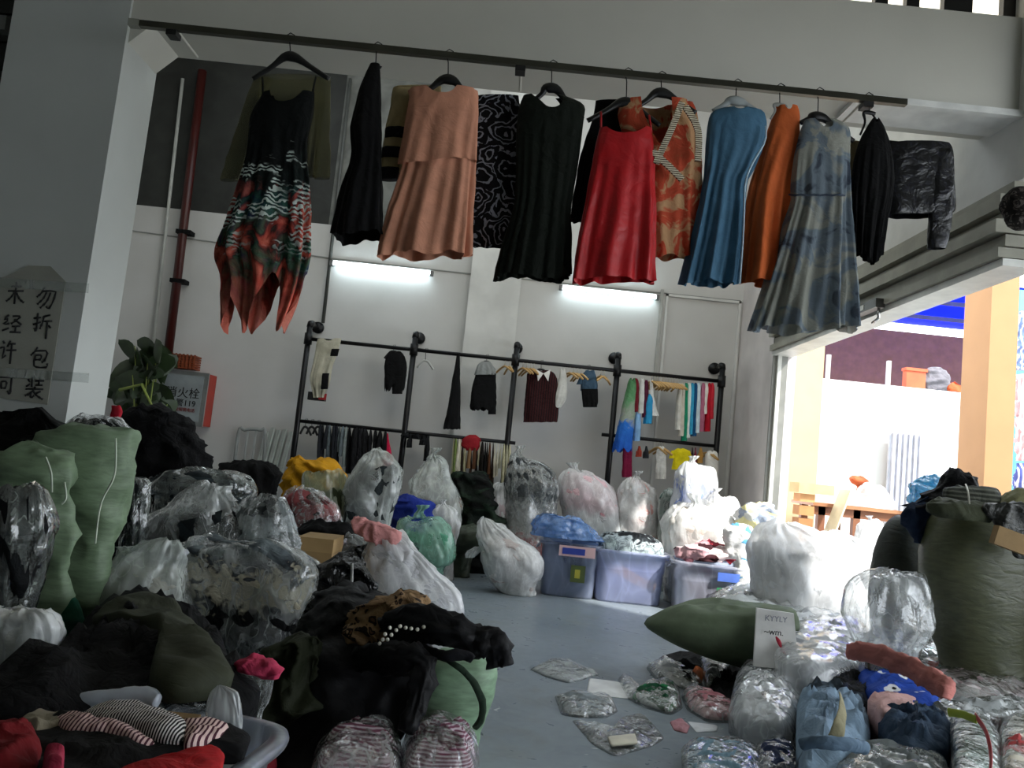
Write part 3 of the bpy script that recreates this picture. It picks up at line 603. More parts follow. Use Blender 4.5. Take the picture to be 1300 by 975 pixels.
def garment(name, rows, Y, mat, label, cat='dress', neck=(0, 0), nw=.5, pleat=(9, .012), hem=0, hemk=7, dr=.32, dmax=.09, seed=0, sleeves=(), straps=(), group=None, wr=.008, parent=None, seam=(), nr=44, seg=84, ptop=.12):
    Lf = Loft(rows, Y, dr, dmax, e=.9)
    ht = (Lf.Ls[0]-Lf.Ls[-1]).length
    def s0(th):
        d = neck[0] if sin(th) < 0 else neck[1]; q = abs(cos(th))/nw
        return max(0, d*(1-q**2.2)) if q < 1 else 0
    def s1(th): return 1-hem*(.5+.5*sin(hemk*th+seed))-.004*(1+sin(11*th+seed))
    def dd(p, t, th, hw):
        ramp = max(0, (t-ptop))/(1-ptop)
        return pleat[1]*ramp*(sin(pleat[0]*th+seed+1.6*noise.noise(V((th, t*2, seed))))+.7*sin(pleat[0]*2.3*th+t*3+seed))*min(1, hw/.08)+wr*ridge(V((p.x, p.y*2, p.z*.45)), 7, seed, 3)*min(1, hw/.05)
    vs, fs = Lf.mesh(nr, seg, dd, s0, s1, cap0=False, cap1=False)
    o = link(name, vs, fs, mat, parent, base=None if parent else (Lf.P(1, 0)[0]+Lf.P(1, pi)[0])/2)
    if parent is None: tag(o, label, cat, group)
    for sl in sleeves:
        L2 = Loft(sl[0], Y+(sl[1] if len(sl) > 1 else 0), .5, .07); v2, f2 = L2.mesh(24, 32, lambda p, t, th, hw: .012*ridge(V((p.x, p.y, p.z*.6)), 11, seed)*min(1, hw/.04), cap1=False)
        link('sleeve', v2, f2, sl[2] if len(sl) > 2 else mat, o)
    for sp_ in straps:
        MB().tube([at(*q, Y+.0) for q in sp_], .006, 6).build('strap', mat, o, True)
    for sm, m2 in seam: MB().tube(spline([at(*q[:2], Y-(q[2] if len(q) > 2 else .06)) for q in sm], 14), .005, 6).build('trim_tape', m2, o, True)
    return o
# 1 multicolour slip dress
D1 = fab('0c1413', 'vband', [(0, 'e0806c'), (.2, 'cc5646'), (.34, '1f4a3a'), (.42, '8c3c36'), (.50, '1c3140'), (.60, '17211f'), (.70, '060a0a'), (1, '060a0a')], 1.36, 'c4cfc8', s=.8, name='zebra_floral')
hanger((369, 42), (321, 99), (418, 99), (369, 72), 'black hanger holding the multicoloured strappy dress')
garment('slip_dress', [(118, 334, 398), (150, 318, 396), (188, 315, 388), (230, 305, 391), (275, 292, 393), (320, 279, 393), (350, 288, 388), (385, 289, 378), (425, 292, 360)], YH-.03, D1,
        'multicoloured strappy dress, black bodice, zebra and coral handkerchief hem', neck=(.055, .045), nw=.62, pleat=(8, .03), hem=.24, hemk=5, seed=2, straps=(((333, 98), (334, 121)), ((401, 97), (396, 121))), wr=.014)
# 2 sheer olive cardigan behind it
OL = fab('6a6848', trans=.35, name='sheer_olive', fold=.3)
garment('sheer_cardigan', [(97, 332, 405), (120, 328, 412), (190, 325, 405), (225, 330, 400)], YH+.07, OL, 'sheer olive cardigan hanging behind the multicoloured dress', 'cardigan', dr=.2,
        sleeves=(([(100, 322, 345), (150, 305, 330), (200, 288, 312), (229, 280, 303)],), ([(100, 398, 419), (160, 400, 419), (205, 398, 419), (227, 399, 418)],)), seed=5)
# 3 black dress seen side-on
hanger((477, 75), (470, 92), (482, 92), (477, 84), 'thin hanger of the black side-on dress left of the pink dress', thick=.006)
garment('black_dress', [(82, 470, 482), (120, 455, 483), (160, 446, 484), (172, 446, 485), (200, 448, 484), (240, 436, 486), (285, 426, 486), (306, 423, 487)], YH, BLACK, 'black dress hanging side-on left of the pink dress', dr=.9, dmax=.2, hem=.03, hemk=3, pleat=(5, .012), seed=4)
# 4 cream/black striped top behind pink
CB = fab('bfae86', 'stripez', '17151a', s=.28, name='cream_black_bands')
garment('striped_blouse', [(110, 503, 560), (150, 497, 560), (200, 495, 560), (222, 492, 560)], YH+.1, fab('a8966c', name='cream_knit'), 'cream top with black banded sleeve behind the pink dress', 'top', dr=.2,
        sleeves=(([(112, 499, 523), (150, 492, 516), (190, 485, 509), (227, 482, 507)], -.02),), seed=6)
for y0_, y1_, xo in ((163, 176, 490), (188, 201, 485), (214, 228, 482)):
    vs, fs = Loft([(y0_, xo, xo+24), (y1_, xo-1, xo+24)], YH+.075, .55, .075).mesh(6, 28, lambda p, t, th, hw: .004+.01*ridge(V((p.x, p.y, p.z*.6)), 11, 6)); link('black_band', vs, fs, fab('0f0d12'), bpy.data.objects['striped_blouse'])
# 5 pink two-tier dress
PK = fab('c98d72', name='pink_chiffon', fold=.25, rough=.7)
hanger((570, 68), (520, 128), (602, 124), (569, 101), 'black hanger holding the dusty pink dress')
o = garment('pink_dress', [(116, 518, 606), (130, 521, 607), (165, 515, 604), (205, 512, 602), (250, 500, 600), (290, 488, 598), (328, 479, 596)], YH, PK, 'dusty pink sleeveless dress with a short overlay tier', neck=(.05, .035), nw=.42, pleat=(7, .022), hem=.025, hemk=6, seed=1)
garment('overlay', [(114, 520, 603), (128, 519, 607), (150, 515, 606), (180, 510, 604), (212, 505, 603)], YH-.015, PK, '', neck=(.11, .075), nw=.42, pleat=(6, .010), hem=.07, hemk=2, dr=.36, dmax=.11, parent=o, seed=3)
# 6 black cloth with white scrolls
SW = fab('0d0c10', 'swirl', '8c8f98', s=1.1, name='scroll_print')
garment('patterned_skirt', [(122, 606, 658), (150, 600, 662), (220, 597, 664), (280, 597, 664), (314, 598, 664)], YH+.12, SW, 'black cloth printed with white scrolls between the pink and black dresses', 'garment', dr=.2, pleat=(4, .006), seed=8)
# 7 black-green pleated dress
DG = fab('10160f', name='dark_green_black', rough=.75)
hanger((702, 78), (676, 128), (740, 150), (700, 112), 'black hanger holding the blackish green dress')
o = garment('pleated_dress', [(122, 664, 716), (133, 660, 740), (150, 657, 741), (190, 656, 736), (240, 655, 728), (268, 652, 724), (310, 640, 724), (358, 629, 724)], YH, DG, 'blackish green sleeveless dress with a pleated front', neck=(.14, .12), nw=.55, pleat=(16, .010), hem=.03, hemk=3, seed=2)
# 8 black garment behind red
garment('black_dress', [(128, 756, 800), (150, 752, 800), (200, 738, 800), (250, 728, 800), (282, 724, 800)], YH+.1, BLACK, 'black garment showing behind the left edge of the red dress', 'garment', dr=.2, seed=9)
# 9 red slip
RD = fab('b40c16', name='red_satin', rough=.5, fold=.25)
hanger((797, 92), (746, 152), (838, 158), (795, 130), 'black hanger holding the red slip dress')
garment('red_slip_dress', [(163, 762, 826), (180, 757, 829), (205, 752, 831), (240, 746, 832), (280, 738, 833), (320, 731, 833), (360, 725, 832)], YH-.06, RD, 'bright red strappy slip dress', neck=(.05, .05), nw=.75, pleat=(6, .022), hem=.02, hemk=2, seed=5, straps=(((763, 142), (763, 166)), ((824, 146), (827, 168))))
# 10 coral/cream tunic
TU = fab('b98f68', 'blotch', 'b5482f', 'a8452c', '8e6238', s=1.3, name='coral_floral')
hanger((840, 95), (800, 140), (884, 142), (840, 118), 'black hanger holding the coral patterned tunic')
WH = fab('d6cdb4', 'stripez', '5a4638', s=2.2, name='ladder_trim')
o = garment('patterned_tunic', [(128, 790, 872), (150, 785, 880), (200, 800, 884), (250, 805, 882), (300, 812, 882), (330, 815, 882)], YH+.03, TU, 'coral and cream patterned tunic with ladder trim neckline', 'tunic', neck=(.32, .02), nw=.42, pleat=(6, .012), hem=.02, seed=6,
    sleeves=(([(130, 862, 880), (160, 868, 888), (210, 870, 891), (250, 868, 892), (283, 868, 890)],),))
for pl in (((866, 130), (852, 165), (836, 200), (833, 208)), ((828, 192), (850, 212), (866, 228)), ((870, 135), (886, 165), (886, 205))):
    vs = []; P_ = spline([at(*q, YH-.08) for q in pl], 14)
    m = MB()
    for a, b in zip(P_, P_[1:]): m.bar(a, b, .012, .035)
    m.build('ladder_trim', WH, o)
# 11 blue dress
BL = fab('466c86', name='dusty_blue', rough=.7, fold=.3); PALE = fab('b8cfdc')
hanger((936, 107), (905, 140), (965, 142), (934, 128), 'pale clear hanger holding the dusty blue dress', '9aa0a0')
o = garment('blue_dress', [(136, 930, 950), (142, 905, 968), (160, 898, 973), (185, 896, 968), (215, 895, 955), (232, 893, 946), (270, 886, 945), (320, 875, 942), (364, 865, 938)], YH-.01, BL, 'dusty blue cap-sleeve dress with a pale side edge', neck=(.10, .05), nw=.42, pleat=(7, .022), hem=.02, hemk=3, seed=7, seam=((((972, 160, .07), (971, 180, .08), (955, 208, .09), (946, 235, .09), (944, 290, .09), (939, 360, .09)), PALE),))
# 12 orange dress
OR = fab('c4602f', name='orange_crepe', rough=.7, fold=.3)
hanger((990, 122), (978, 150), (1005, 148), (990, 133), 'pale clear hanger of the orange dress', '9a9a94', thick=.008)
garment('orange_dress', [(136, 985, 1012), (150, 980, 1015), (190, 968, 1012), (240, 955, 1003), (290, 947, 1001), (330, 942, 1000), (362, 938, 1000)], YH+.02, OR, 'orange short-sleeved dress turned half sideways', neck=(.03, .02), nw=.3, pleat=(4, .035), hem=.02, hemk=2, dr=.6, dmax=.12, seed=3)
# 13 floral grey-blue
FL = fab('8e8f86', 'blotch', '66727c', '39424f', '2a3038', s=.6, name='smoky_floral', trans=.12)
hanger((1040, 122), (1016, 155), (1084, 178), (1038, 148), 'black hanger holding the smoky blue floral dress')
o = garment('floral_dress', [(152, 1022, 1062), (165, 1016, 1078), (200, 1008, 1078), (246, 1006, 1078), (256, 1006, 1078), (310, 990, 1080), (360, 975, 1082), (400, 962, 1083), (424, 954, 1085)], YH-.05, FL, 'long smoky grey and blue floral sleeveless dress', neck=(.075, .035), nw=.42, pleat=(8, .03), hem=.03, hemk=4, seed=4)
MB().tube([at(1002+i*7.8, 247+(i % 2), YH-.15 if 0 < i < 9 else YH-.1) for i in range(10)], .006, 6).build('waist_tie', fab('39424f'), o, True)
# 14 black garment at the right + cream
garment('cream_blouse', [(180, 1068, 1092), (200, 1066, 1092), (255, 1064, 1090), (262, 1066, 1088)], YH+.08, fab('8e8262', name='cream_cotton'), 'cream garment edge showing between the floral dress and black dress', 'top', dr=.4, seed=1)
hanger((1102, 135), (1092, 170), (1112, 150), (1104, 143), 'black hanger of the black strap dress at the right end of the rail', thick=.008)
garment('black_dress', [(150, 1108, 1116), (162, 1100, 1122), (190, 1088, 1130), (240, 1080, 1133), (290, 1080, 1123), (335, 1080, 1118)], YH-.02, BLACK, 'black dress hanging last on the right end of the rail', neck=(.04, 0), nw=.4, pleat=(12, .012), hem=.06, hemk=3, dr=.5, dmax=.12, seed=2)
# 15 sequin jacket
SQ = fab('08080b', 'leopard', '1e1e28', '0b0b0f', s=1.2, rough=.35, name='sequin_black')
garment('sequin_jacket', [(183, 1124, 1205), (195, 1122, 1209), (230, 1121, 1210), (268, 1121, 1210), (275, 1123, 1190)], YH+.02, SQ, 'black sequinned jacket with one sleeve hanging at the right', 'jacket', dr=.3, pleat=(3, .006), seed=3, hem=.05, hemk=1,
        sleeves=(([(190, 1186, 1209), (240, 1180, 1210), (285, 1178, 1207), (308, 1177, 1202), (316, 1177, 1199)], -.03),))
tag(MB().tube([(at(1128, 180, YH+.02)), at(1205, 188, YH+.02)], .01, 6).build('hanging_bar', plain('bar_black', '0c0c0c', .5), smooth=True), 'thin black bar the sequinned jacket is folded over', 'bar')
o = Loft([(238, 1288, 1300), (248, 1279, 1312), (265, 1275, 1318), (282, 1279, 1312), (292, 1290, 1300)], YH, .8); vs, fs = o.mesh(20, 30, dsp('crumple', .02, 9, 2)); tag(link('woven_hat', vs, fs, fab('15110e', 'leopard', '4a4440', '15110e', s=1.3)), 'dark patterned round hat hanging at the right edge of the picture', 'hat')
# ============================================================ clothes on the wall rack
def mini(name, rows, Y, mat, label, cat, group=None, dr=.3, dmax=.06, sleeves=(), seed=0, pleat=(5, .006), hem=.0, neck=(.04, .02)):
    return garment(name, rows, Y, mat, label, cat, neck=neck, nw=.4, pleat=pleat, dr=dr, dmax=dmax, seed=seed, sleeves=sleeves, wr=.015, hem=hem, nr=22, seg=40)
def rackhanger(x, y, wpx, label, c='0d0d0e', Y=None, group=None, hpx=10):
    Y = Y or YR; nk = at(x, y+hpx, Y); o = empty('clothes_hanger', nk, label, 'hanger', group); z = zrail if nk.z > zrail-.6 else (zlow if x < 700 else zlow2)
    MB().tube([V((nk.x+.02, Y, z+.0)), V((nk.x+.012, Y, z+.035)), V((nk.x-.012, Y, z+.03)), V((nk.x-.006, Y, z-.02)), nk], .004, 5).build('hook', plain('hook_steel', '1b1b1c', .3, .8), o, True)
    MB().tube(spline([at(x-wpx, y+hpx+9, Y), at(x-wpx*.4, y+hpx+1, Y), nk, at(x+wpx*.4, y+hpx+2, Y), at(x+wpx, y+hpx+11, Y)], 12), .014, 6).build('shoulders', plain('hanger_plastic', c, .5), o, True); return o
IV = fab('bdb9a6', name='ivory_knit', fold=.3)
o = mini('ivory_trousers', [(430, 404, 433), (437, 402, 432), (460, 398, 424), (480, 394, 418), (500, 398, 412), (505, 399, 411)], YR-.06, IV, 'ivory knit garment with black cuffs draped over the rack by the first post', 'garment', dr=.3, pleat=(6, .02))
for b in ((421, 443, 431, 452), (409, 474, 418, 494)): 
    vs, fs = Loft([(b[1], b[0], b[2]), (b[3], b[0]-2, b[2]-2)], YR-.16, .4, .04).mesh(6, 16, lambda p, t, th, hw: .006*noise.noise(p*30)); link('cuff', vs, fs, BLACK, o)
o = MB().box(at(390, 507, YR-.05), at(415, 500, YR+.05)).build('shoe_box', plain('box_black', '101010', .5)); tag(o, 'small black and red box behind the ivory garment on the rack', 'box')
MB().box(at(404, 507, YR-.056), at(415, 500, YR-.052)).build('red_label', plain('label_red', '9c2326', .5), o)
rackhanger(500, 436, 12, 'black hanger with the black shorts')
mini('black_shorts', [(446, 495, 508), (455, 489, 515), (475, 488, 516), (498, 488, 512)], YR-.02, BLACK, 'small black shorts with two legs on the top rail', 'shorts', hem=.2, sleeves=(([(478, 498, 514), (500, 498, 511)],),))
rackhanger(540, 448, 10, 'empty clear hanger on the top rail right of the second post', 'a8aaa6')
mini('long_black_dress', [(448, 580, 584), (490, 573, 584), (530, 566, 584), (545, 563, 584)], YR-.02, BLACK, 'narrow long black dress hanging edge-on from the top rail', 'dress', dr=1.2, dmax=.16)
rackhanger(618, 449, 10, 'black hanger with the grey and black top')
o = mini('black_blouse', [(474, 604, 629), (490, 600, 630), (515, 597, 629), (522, 600, 628)], YR-.02, BLACK, 'black top with grey yoke hanging left of the third post', 'top', hem=.12, sleeves=(([(478, 618, 630), (526, 620, 630)],),))
garment('yoke', [(459, 612, 622), (464, 606, 626), (476, 603, 629)], YR-.03, fab('8a8d8c'), '', parent=o, nr=10, seg=32)
MRN = fab('3a1416', 'stripex', '14090b', s=.9, name='maroon_stripe')
rackhanger(687, 459, 12, 'black hanger with the maroon striped shirt')
o = mini('striped_shirt', [(470, 680, 697), (477, 671, 706), (500, 668, 709), (536, 667, 708)], YR-.02, MRN, 'maroon striped shirt with large white collar', 'shirt', sleeves=(([(474, 669, 680), (536, 664, 674)],),))
cl = MB(); 
for q in (((681, 469), (690, 474), (683, 484)), ((699, 469), (690, 474), (696, 484))):
    p = [at(*k, YR-.11) for k in q]; cl.add(p+[k+V((0, .012, 0)) for k in p], [(0,1,2), (5,4,3), (0,3,4,1), (1,4,5,2), (2,5,3,0)])
cl.build('collar', fab('e8e6e2'), o)
mini('white_sleeve_blouse', [(468, 711, 717), (480, 710, 720), (505, 704, 719), (518, 703, 712)], YR-.02, fab('c9c8c2'), 'white long-sleeved top hanging beside the maroon shirt', 'top', dr=.8)
o = mini('denim_blouse', [(470, 744, 754), (480, 738, 757), (496, 737, 758)], YR-.02, fab('3d5468', name='denim'), 'denim top with a black skirt part on the top rail', 'top', sleeves=(([(476, 737, 744), (488, 732, 741)],),))
garment('skirt', [(494, 738, 759), (505, 739, 759), (517, 742, 757)], YR-.03, BLACK, '', parent=o, nr=10, seg=32); rackhanger(747, 462, 10, 'black hanger with the denim top')
# wooden hangers in clusters: one built, then copied
wo_ = empty('wooden_hanger', (0, 0, 0), 'x', 'hanger', 'empty wooden hangers on the top rail')
MB().tube([(.0, .012, .07), (0, 0, .10), (0, -.012, .07), (0, 0, .0)], .004, 5).build('hook', plain('hook_pale', 'c8c4b8', .3, .8), wo_, True)
MB().tube(spline([(0, -.2, -.075), (0, -.08, -.02), (0, 0, 0), (0, .08, -.02), (0, .2, -.075)], 14), .013, 8).build('shoulders', plain('pine_wood', 'c29a5e', .5), wo_, True)
def copy_tree(o, loc, rz, label, group):
    r = o.copy(); col.objects.link(r); r.location = loc; r.rotation_euler = (0, 0, rz); r['label'] = label; r['group'] = group
    for c in list(o.children): k = c.copy(); k.parent = r; k.matrix_parent_inverse = c.matrix_parent_inverse.copy(); col.objects.link(k)
    return r
first = True
for xs_, lb, zr_, yy in (((640, 646), 'empty wooden hangers on the top rail left of the third post', 0, 0), ((663, 668, 673, 677), 'empty wooden hangers on the top rail right of the third post', 0, 0), ((723, 728, 733, 738), 'empty wooden hangers on the top rail left of the denim top', 0, 0), ((763, 768), 'empty wooden hangers on the top rail left of the fourth post', 0, 0),
        (tuple(828+i*3.6 for i in range(11)), 'empty wooden hangers bunched on the top rail between the two groups of shirts', 0, 0), ((843, 846.5, 850, 905, 909), 'empty wooden hangers on the short lower rail at the right', 1, 0)):
    for x in xs_:
        loc = V((at(x, 470, YR).x, YR, (zlow2 if zr_ else zrail)-.09)); rz = random.uniform(.25, .6)*(1 if x != 768 else -1)
        if first: wo_.location = loc; wo_.rotation_euler = (0, 0, rz); wo_['label'] = lb; wo_['group'] = lb; first = False
        else: copy_tree(wo_, loc, rz, lb, lb)
# multicolour shirts, each seen nearly edge-on
R_ = lambda x0, x1, y0, y1, sk=-4: [(y0, x0+(x1-x0)*.35, x0+(x1-x0)*.65), (y0+6, x0+1, x1-1), ((y0+y1)/2, x0+sk*.5, x1+sk*.5), (y1, x0+sk, x1+sk)]
o = mini('long_dress', [(480, 800, 806), (490, 796, 808), (515, 790, 806), (545, 784, 804), (575, 776, 802)], YR-.08, fab('x', 'vband', [(0, '1c4fa8'), (.3, '2a6ac0'), (.45, '8f948c'), (.7, '4f8a5c'), (1, '2f5a34')], 1.05, name='green_to_blue') if False else fab('3f7a4a', 'vband', [(0, '1c4fa8'), (.33, '2a6ac0'), (.42, '9a9f94'), (.7, '5c8e62'), (1, '2f5a34')], 1.0, name='green_to_blue'), 'long dress fading from green to bright blue beside the fourth post', 'dress', dr=.9, dmax=.12, hem=.06)
mini('magenta_dress', R_(791, 803, 560, 606, -1), YR+.02, fab('8c1f46'), 'dark magenta garment below the green and blue dress', 'garment')
for x0, x1, y0, y1, c, lb in ((803, 812, 480, 523, '6b1a26', 'dark red shirt right of the green and blue dress'), (806, 814, 520, 560, '8ab4dc', 'pale blue top below the dark red shirt'), (811, 819, 480, 525, 'd0d0cc', 'white shirt between the dark red and purple shirts'), (817, 824, 482, 530, '4d1830', 'dark purple shirt among the hanging shirts'), (819, 829, 500, 538, '2f8fbe', 'turquoise shirt of the left shirt group')):
    mini('shirt', R_(x0, x1, y0, y1, -2), YR-.03, fab(c), lb, 'shirt', dr=1.2, dmax=.14, seed=x0 % 7)
o = mini('white_tee', [(482, 825, 829), (500, 825, 830), (520, 826, 834), (528, 826, 837)], YR-.02, fab('dcdcd8'), 'white top with black edge hanging right of the turquoise shirt', 'top')
cs = (('d9d6cc', 'white shirt, first of the right shirt group'), ('cfc8ba', 'cream shirt between the white and green shirts'), ('1f8a68', 'emerald green shirt of the right shirt group'), ('e4ebe4', 'white shirt right of the green one'), ('3aa0c8', 'sky blue shirt of the right shirt group'), ('1b4d78', 'navy shirt of the right shirt group'), ('cfe2ea', 'pale blue shirt right of the navy one'), ('b56a82', 'dusty pink shirt of the right shirt group'), ('e9e4dc', 'white shirt between the pink and crimson shirts'), ('b5182c', 'crimson shirt right of the white one'), ('c92a3a', 'bright red shirt, last of the right shirt group'))
for i, (c, lb) in enumerate(cs):
    x0 = 860+i*3.9+(2 if i > 6 else 0); ln_ = (60, 68, 74, 70, 66, 68, 64, 62, 40, 62, 46)[i]
    mini('shirt', R_(x0, x0+7, 486, 486+ln_, -3), YR-.03, fab(c), lb, 'shirt', dr=1.6, dmax=.16, seed=i)
# short lower rail
for x0, x1, y0, y1, c, lb in ((808, 815, 566, 580, '9a3a2a', 'small red patterned garment at the left end of the short lower rail'), (817, 824, 566, 582, '24262a', 'small black garment on the short lower rail'), (833, 846, 566, 608, 'e2e0da', 'white dress hanging on the short lower rail'), (877, 881, 568, 590, '38242c', 'dark garment right of the yellow tee'), (881, 885, 568, 592, '7a2438', 'maroon garment right of the yellow tee'), (886, 893, 568, 588, 'b98a48', 'tan garment on the short lower rail'), (895, 912, 572, 640, 'efece6', 'long white garment at the fifth post')):
    mini('garment', R_(x0, x1, y0, y1, -1), YR-.02, fab(c), lb, 'garment', dr=.9, dmax=.1, seed=x0 % 5)
mini('yellow_tee', [(569, 860, 868), (574, 853, 876), (582, 855, 874), (596, 853, 875)], YR-.05, fab('e6d21c'), 'bright yellow t-shirt on the short lower rail', 't-shirt', sleeves=(([(572, 852, 858), (582, 849, 856)],), ([(572, 871, 876), (584, 873, 879)],)))
# left lower rail: many garments packed edge-on
random.seed(11); i = 0
CN = {'5d666a': 'mid grey', '8e9796': 'light grey', '3a4044': 'dark grey', '747d80': 'grey', '1d1f24': 'near-black', '0e0f11': 'black', '131316': 'black', '0b0b0d': 'black', '0d0e10': 'black', '17181a': 'black', 'cfc9b6': 'cream', '2b2018': 'dark brown', 'a9a690': 'pale olive', '5a3a26': 'brown', '141414': 'black', 'b8b292': 'beige', '6c7c44': 'green', '8a6a4a': 'tan', '181410': 'near-black', 'c9c2a4': 'cream', '3a2a22': 'dark brown', '77604a': 'brown'}
for x0, x1, n, cols, y1, what in ((404, 441, 9, ('5d666a', '8e9796', '3a4044', '747d80', '1d1f24'), 592, 'grey'), (441, 492, 8, ('0e0f11', '131316', '0b0b0d'), 600, 'black'), (512, 548, 5, ('0d0e10', '17181a'), 575, 'black'), (573, 648, 22, ('cfc9b6', '2b2018', 'a9a690', '5a3a26', '141414', 'b8b292', '6c7c44', '8a6a4a', '181410', 'c9c2a4', '3a2a22', '77604a'), 615, 'mixed brown and cream')):
    for k in range(n):
        xx = x0+(x1-x0)*(k+random.uniform(-.3, .3))/n; c = random.choice(cols); wpx = (x1-x0)/n*random.uniform(.8, 1.7)
        end = y1+random.uniform(-26, 16); ytop = 538+(xx-404)*.108
        ORD = ('leftmost', 'second from left', 'third from left', 'fourth from left', 'fifth from left', 'sixth from left', 'seventh from left', 'eighth from left', 'ninth from left', 'tenth from left') + tuple(f'{q}th from left' for q in range(11, 30))
        lb = f'{CN[c]} garment, {ORD[k]} ' + {404: 'in the bunch right of the first post', 441: 'of the dark bunch by the second post', 512: 'of those right of the second post', 573: 'in the bunch by the third post'}[x0]
        gl_ = {404: 'garments packed right of the first post', 441: 'dark garments packed left of the second post', 512: 'black garments right of the second post', 573: 'garments packed left of the third post'}[x0]
        mini('packed_garment', R_(xx, xx+wpx, ytop, end, -2), YR-.02, fab(c, fold=.8), lb, 'garment', group=gl_, dr=2.6, dmax=.19, seed=k, pleat=(3, .02)); i += 1
vs, fs = Loft([(552, 596, 604), (557, 588, 609), (566, 587, 610), (572, 592, 606)], YR-.02, .6).mesh(14, 24, dsp('crumple', .02, 9)); tag(link('red_hat', vs, fs, fab('8f1c24')), 'dark red hat on the packed garments of the lower rail', 'hat')
for k, (x, c) in enumerate(((388, '0e0e10'), (396, '0e0e10'), (404, '0e0e10'))): rackhanger(x, 536, 7, 'empty black hangers at the left end of the lower rail', c, YR, group='empty black hangers at the left end of the lower rail', hpx=6)
tag(MB().tube([at(545, 556, YR+.1), at(512, 553, YR+.1)], .03).build('dark_roll', BLACK, smooth=True), 'dark roll behind the lower rail right of the second post', 'roll')
mini('hot_pink_blouse', [(550, 489, 493), (566, 488, 495), (575, 486, 497), (592, 486, 500)], YR-.03, fab('c81e46'), 'hot pink top hanging in front of the second post', 'top')
mini('white_ribbons', [(548, 484, 488), (562, 482, 487), (580, 480, 486), (598, 474, 482)], YR-.03, fab('cfc8c4'), 'white ribbon-like garment beside the hot pink top', 'garment')
# white poles leaning at the wall, folded frame behind
for k, (a, b) in enumerate((((339, 548), 0), ((347, 543), 0), ((354, 546), 0), ((362, 545), 0), ((370, 548), 0))):
    p = at(*a, YB-.05); q = V((p.x-.12, YB-.22-.01*k, .02))
    q.z = .02; tag(MB().bar(p, q, .055, .025).build('white_plank', plain('slat_white', 'b9bfba', .5)), 'white wooden planks leaning on the back wall left of the rack', 'slat', 'white planks leaning left of the rack')
fo = empty('folded_bed_frame', at(262, 600, YB-.12), 'dull grey folded metal frame leaning on the back wall right of the cabinet', 'frame'); fm_ = plain('grey_tube', '8f9290', .5)
yf = YB-.1; a, b, c, d = at(297, 620, yf), at(303, 545, yf), at(338, 547, yf), at(336, 620, yf); a.z = d.z = 0.02
MB().tube(spline([a, b+V((0, 0, -.1)), b+V((.08, 0, 0)), c+V((-.08, 0, 0)), c+V((0, 0, -.1)), d], 24), .022, 8).build('tube_frame', fm_, fo, True)
for k in range(3): x = b.x+.12+k*.1; MB().tube([(x, yf, .02), (x, yf, c.z)], .014, 6).build('rung', fm_, fo, True)
# ============================================================ generators for the heaps
def cloth_cells(*c, s=1.0): return fab(c[0], 'cells', *(list(c[1:])+[None]*3)[:3], s=s, fold=.9)
def bag(rows, D, label, inner, fm=None, name='plastic_bag', base=0, fill=.25, dr=.8, dmax=9, amp=.035, f=7, seed=0, e=.85, cat='bag', tuft=None, nr=40, seg=60, D2=None, shrink=.02, iamp=.03, group=None):
    Lf = Loft(rows, D, dr, dmax, e, base, D2)
    topw = abs(rows[0][2]-rows[0][1])
    vs, fs = Lf.mesh(nr, seg, dsp('bag', amp*1.25, f, seed), s0=lambda th: .05*(.5+.5*sin(3*th+seed))*(.6+.4*sin(7*th+seed*2)), cap0=topw < 14, lump=.16, lseed=seed+1)
    o = link(name, vs, fs, fm or film()); tag(o, label, cat, group)
    if inner is not None:
        vs, fs = Lf.mesh(28, 44, dsp('crumple', iamp, 6, seed+3), s0=lambda th: fill+.05*sin(th*3+seed), shrink=shrink, lump=.16, lseed=seed+1)
        link('packed_clothes', vs, fs, inner, o)
    if tuft is None and name == 'plastic_bag' and D > 7.4 and 10 <= topw < 60:
        k_ = max(b_-a_ for _, a_, b_ in rows)/115; xc = (rows[0][1]+rows[0][2])/2; yt = rows[0][0]; sk = 5*k_*(1 if seed % 2 else -1)
        tuft = [(yt-17*k_, xc-9*k_+sk, xc+12*k_+sk), (yt-11*k_, xc-6*k_+sk, xc+8*k_+sk), (yt-3*k_, xc-5*k_, xc+5*k_), (yt+8*k_, xc-13*k_, xc+13*k_)]
    if tuft:
        for q in (tuft if isinstance(tuft[0], list) else [tuft]):
            L2 = Loft(q, D-.02, .6); v2, f2 = L2.mesh(14, 26, lambda p, t, th, hw: .02*(sin(7*th+seed)+ridge(p, 14, seed))*min(1, hw/.03)); link('knot', v2, f2, fm or film(), o)
    return o
def heap(rows, D, label, mat, name='cloth_heap', base=0, dr=.8, dmax=9, amp=.05, f=6, seed=0, cat='clothes', kind='crumple', nr=40, seg=60, e=.85, D2=None, group=None):
    Lf = Loft(rows, D, dr, dmax, e, base, D2); vs, fs = Lf.mesh(nr, seg, dsp(kind, amp, f, seed), lump=.2 if kind != 'sack' else .09, lseed=seed+2); return tag(link(name, vs, fs, mat), label, cat, group)
CL = film('f2f6f4', .22, .75, 10, .11, 1.3); CW = film('f6f8f8', .72, .5, 10, .25, .7); CM = film('e8eeea', .46, .6, 10, .18, .8); CX = film('f4f8f8', .14, .8, 15, .1, 1.2)
CG = film('a8d8c4', .5, .5, 10, .2, .7); CD = film('c9d2cc', .10, .8, 9, .1, 1.4); CWW = film('fbfbfb', .9, .4, 8, .3, .7)
GS = woven('6c8064'); GS2 = woven('7d9a7c'); OS = woven('59604a', .5)
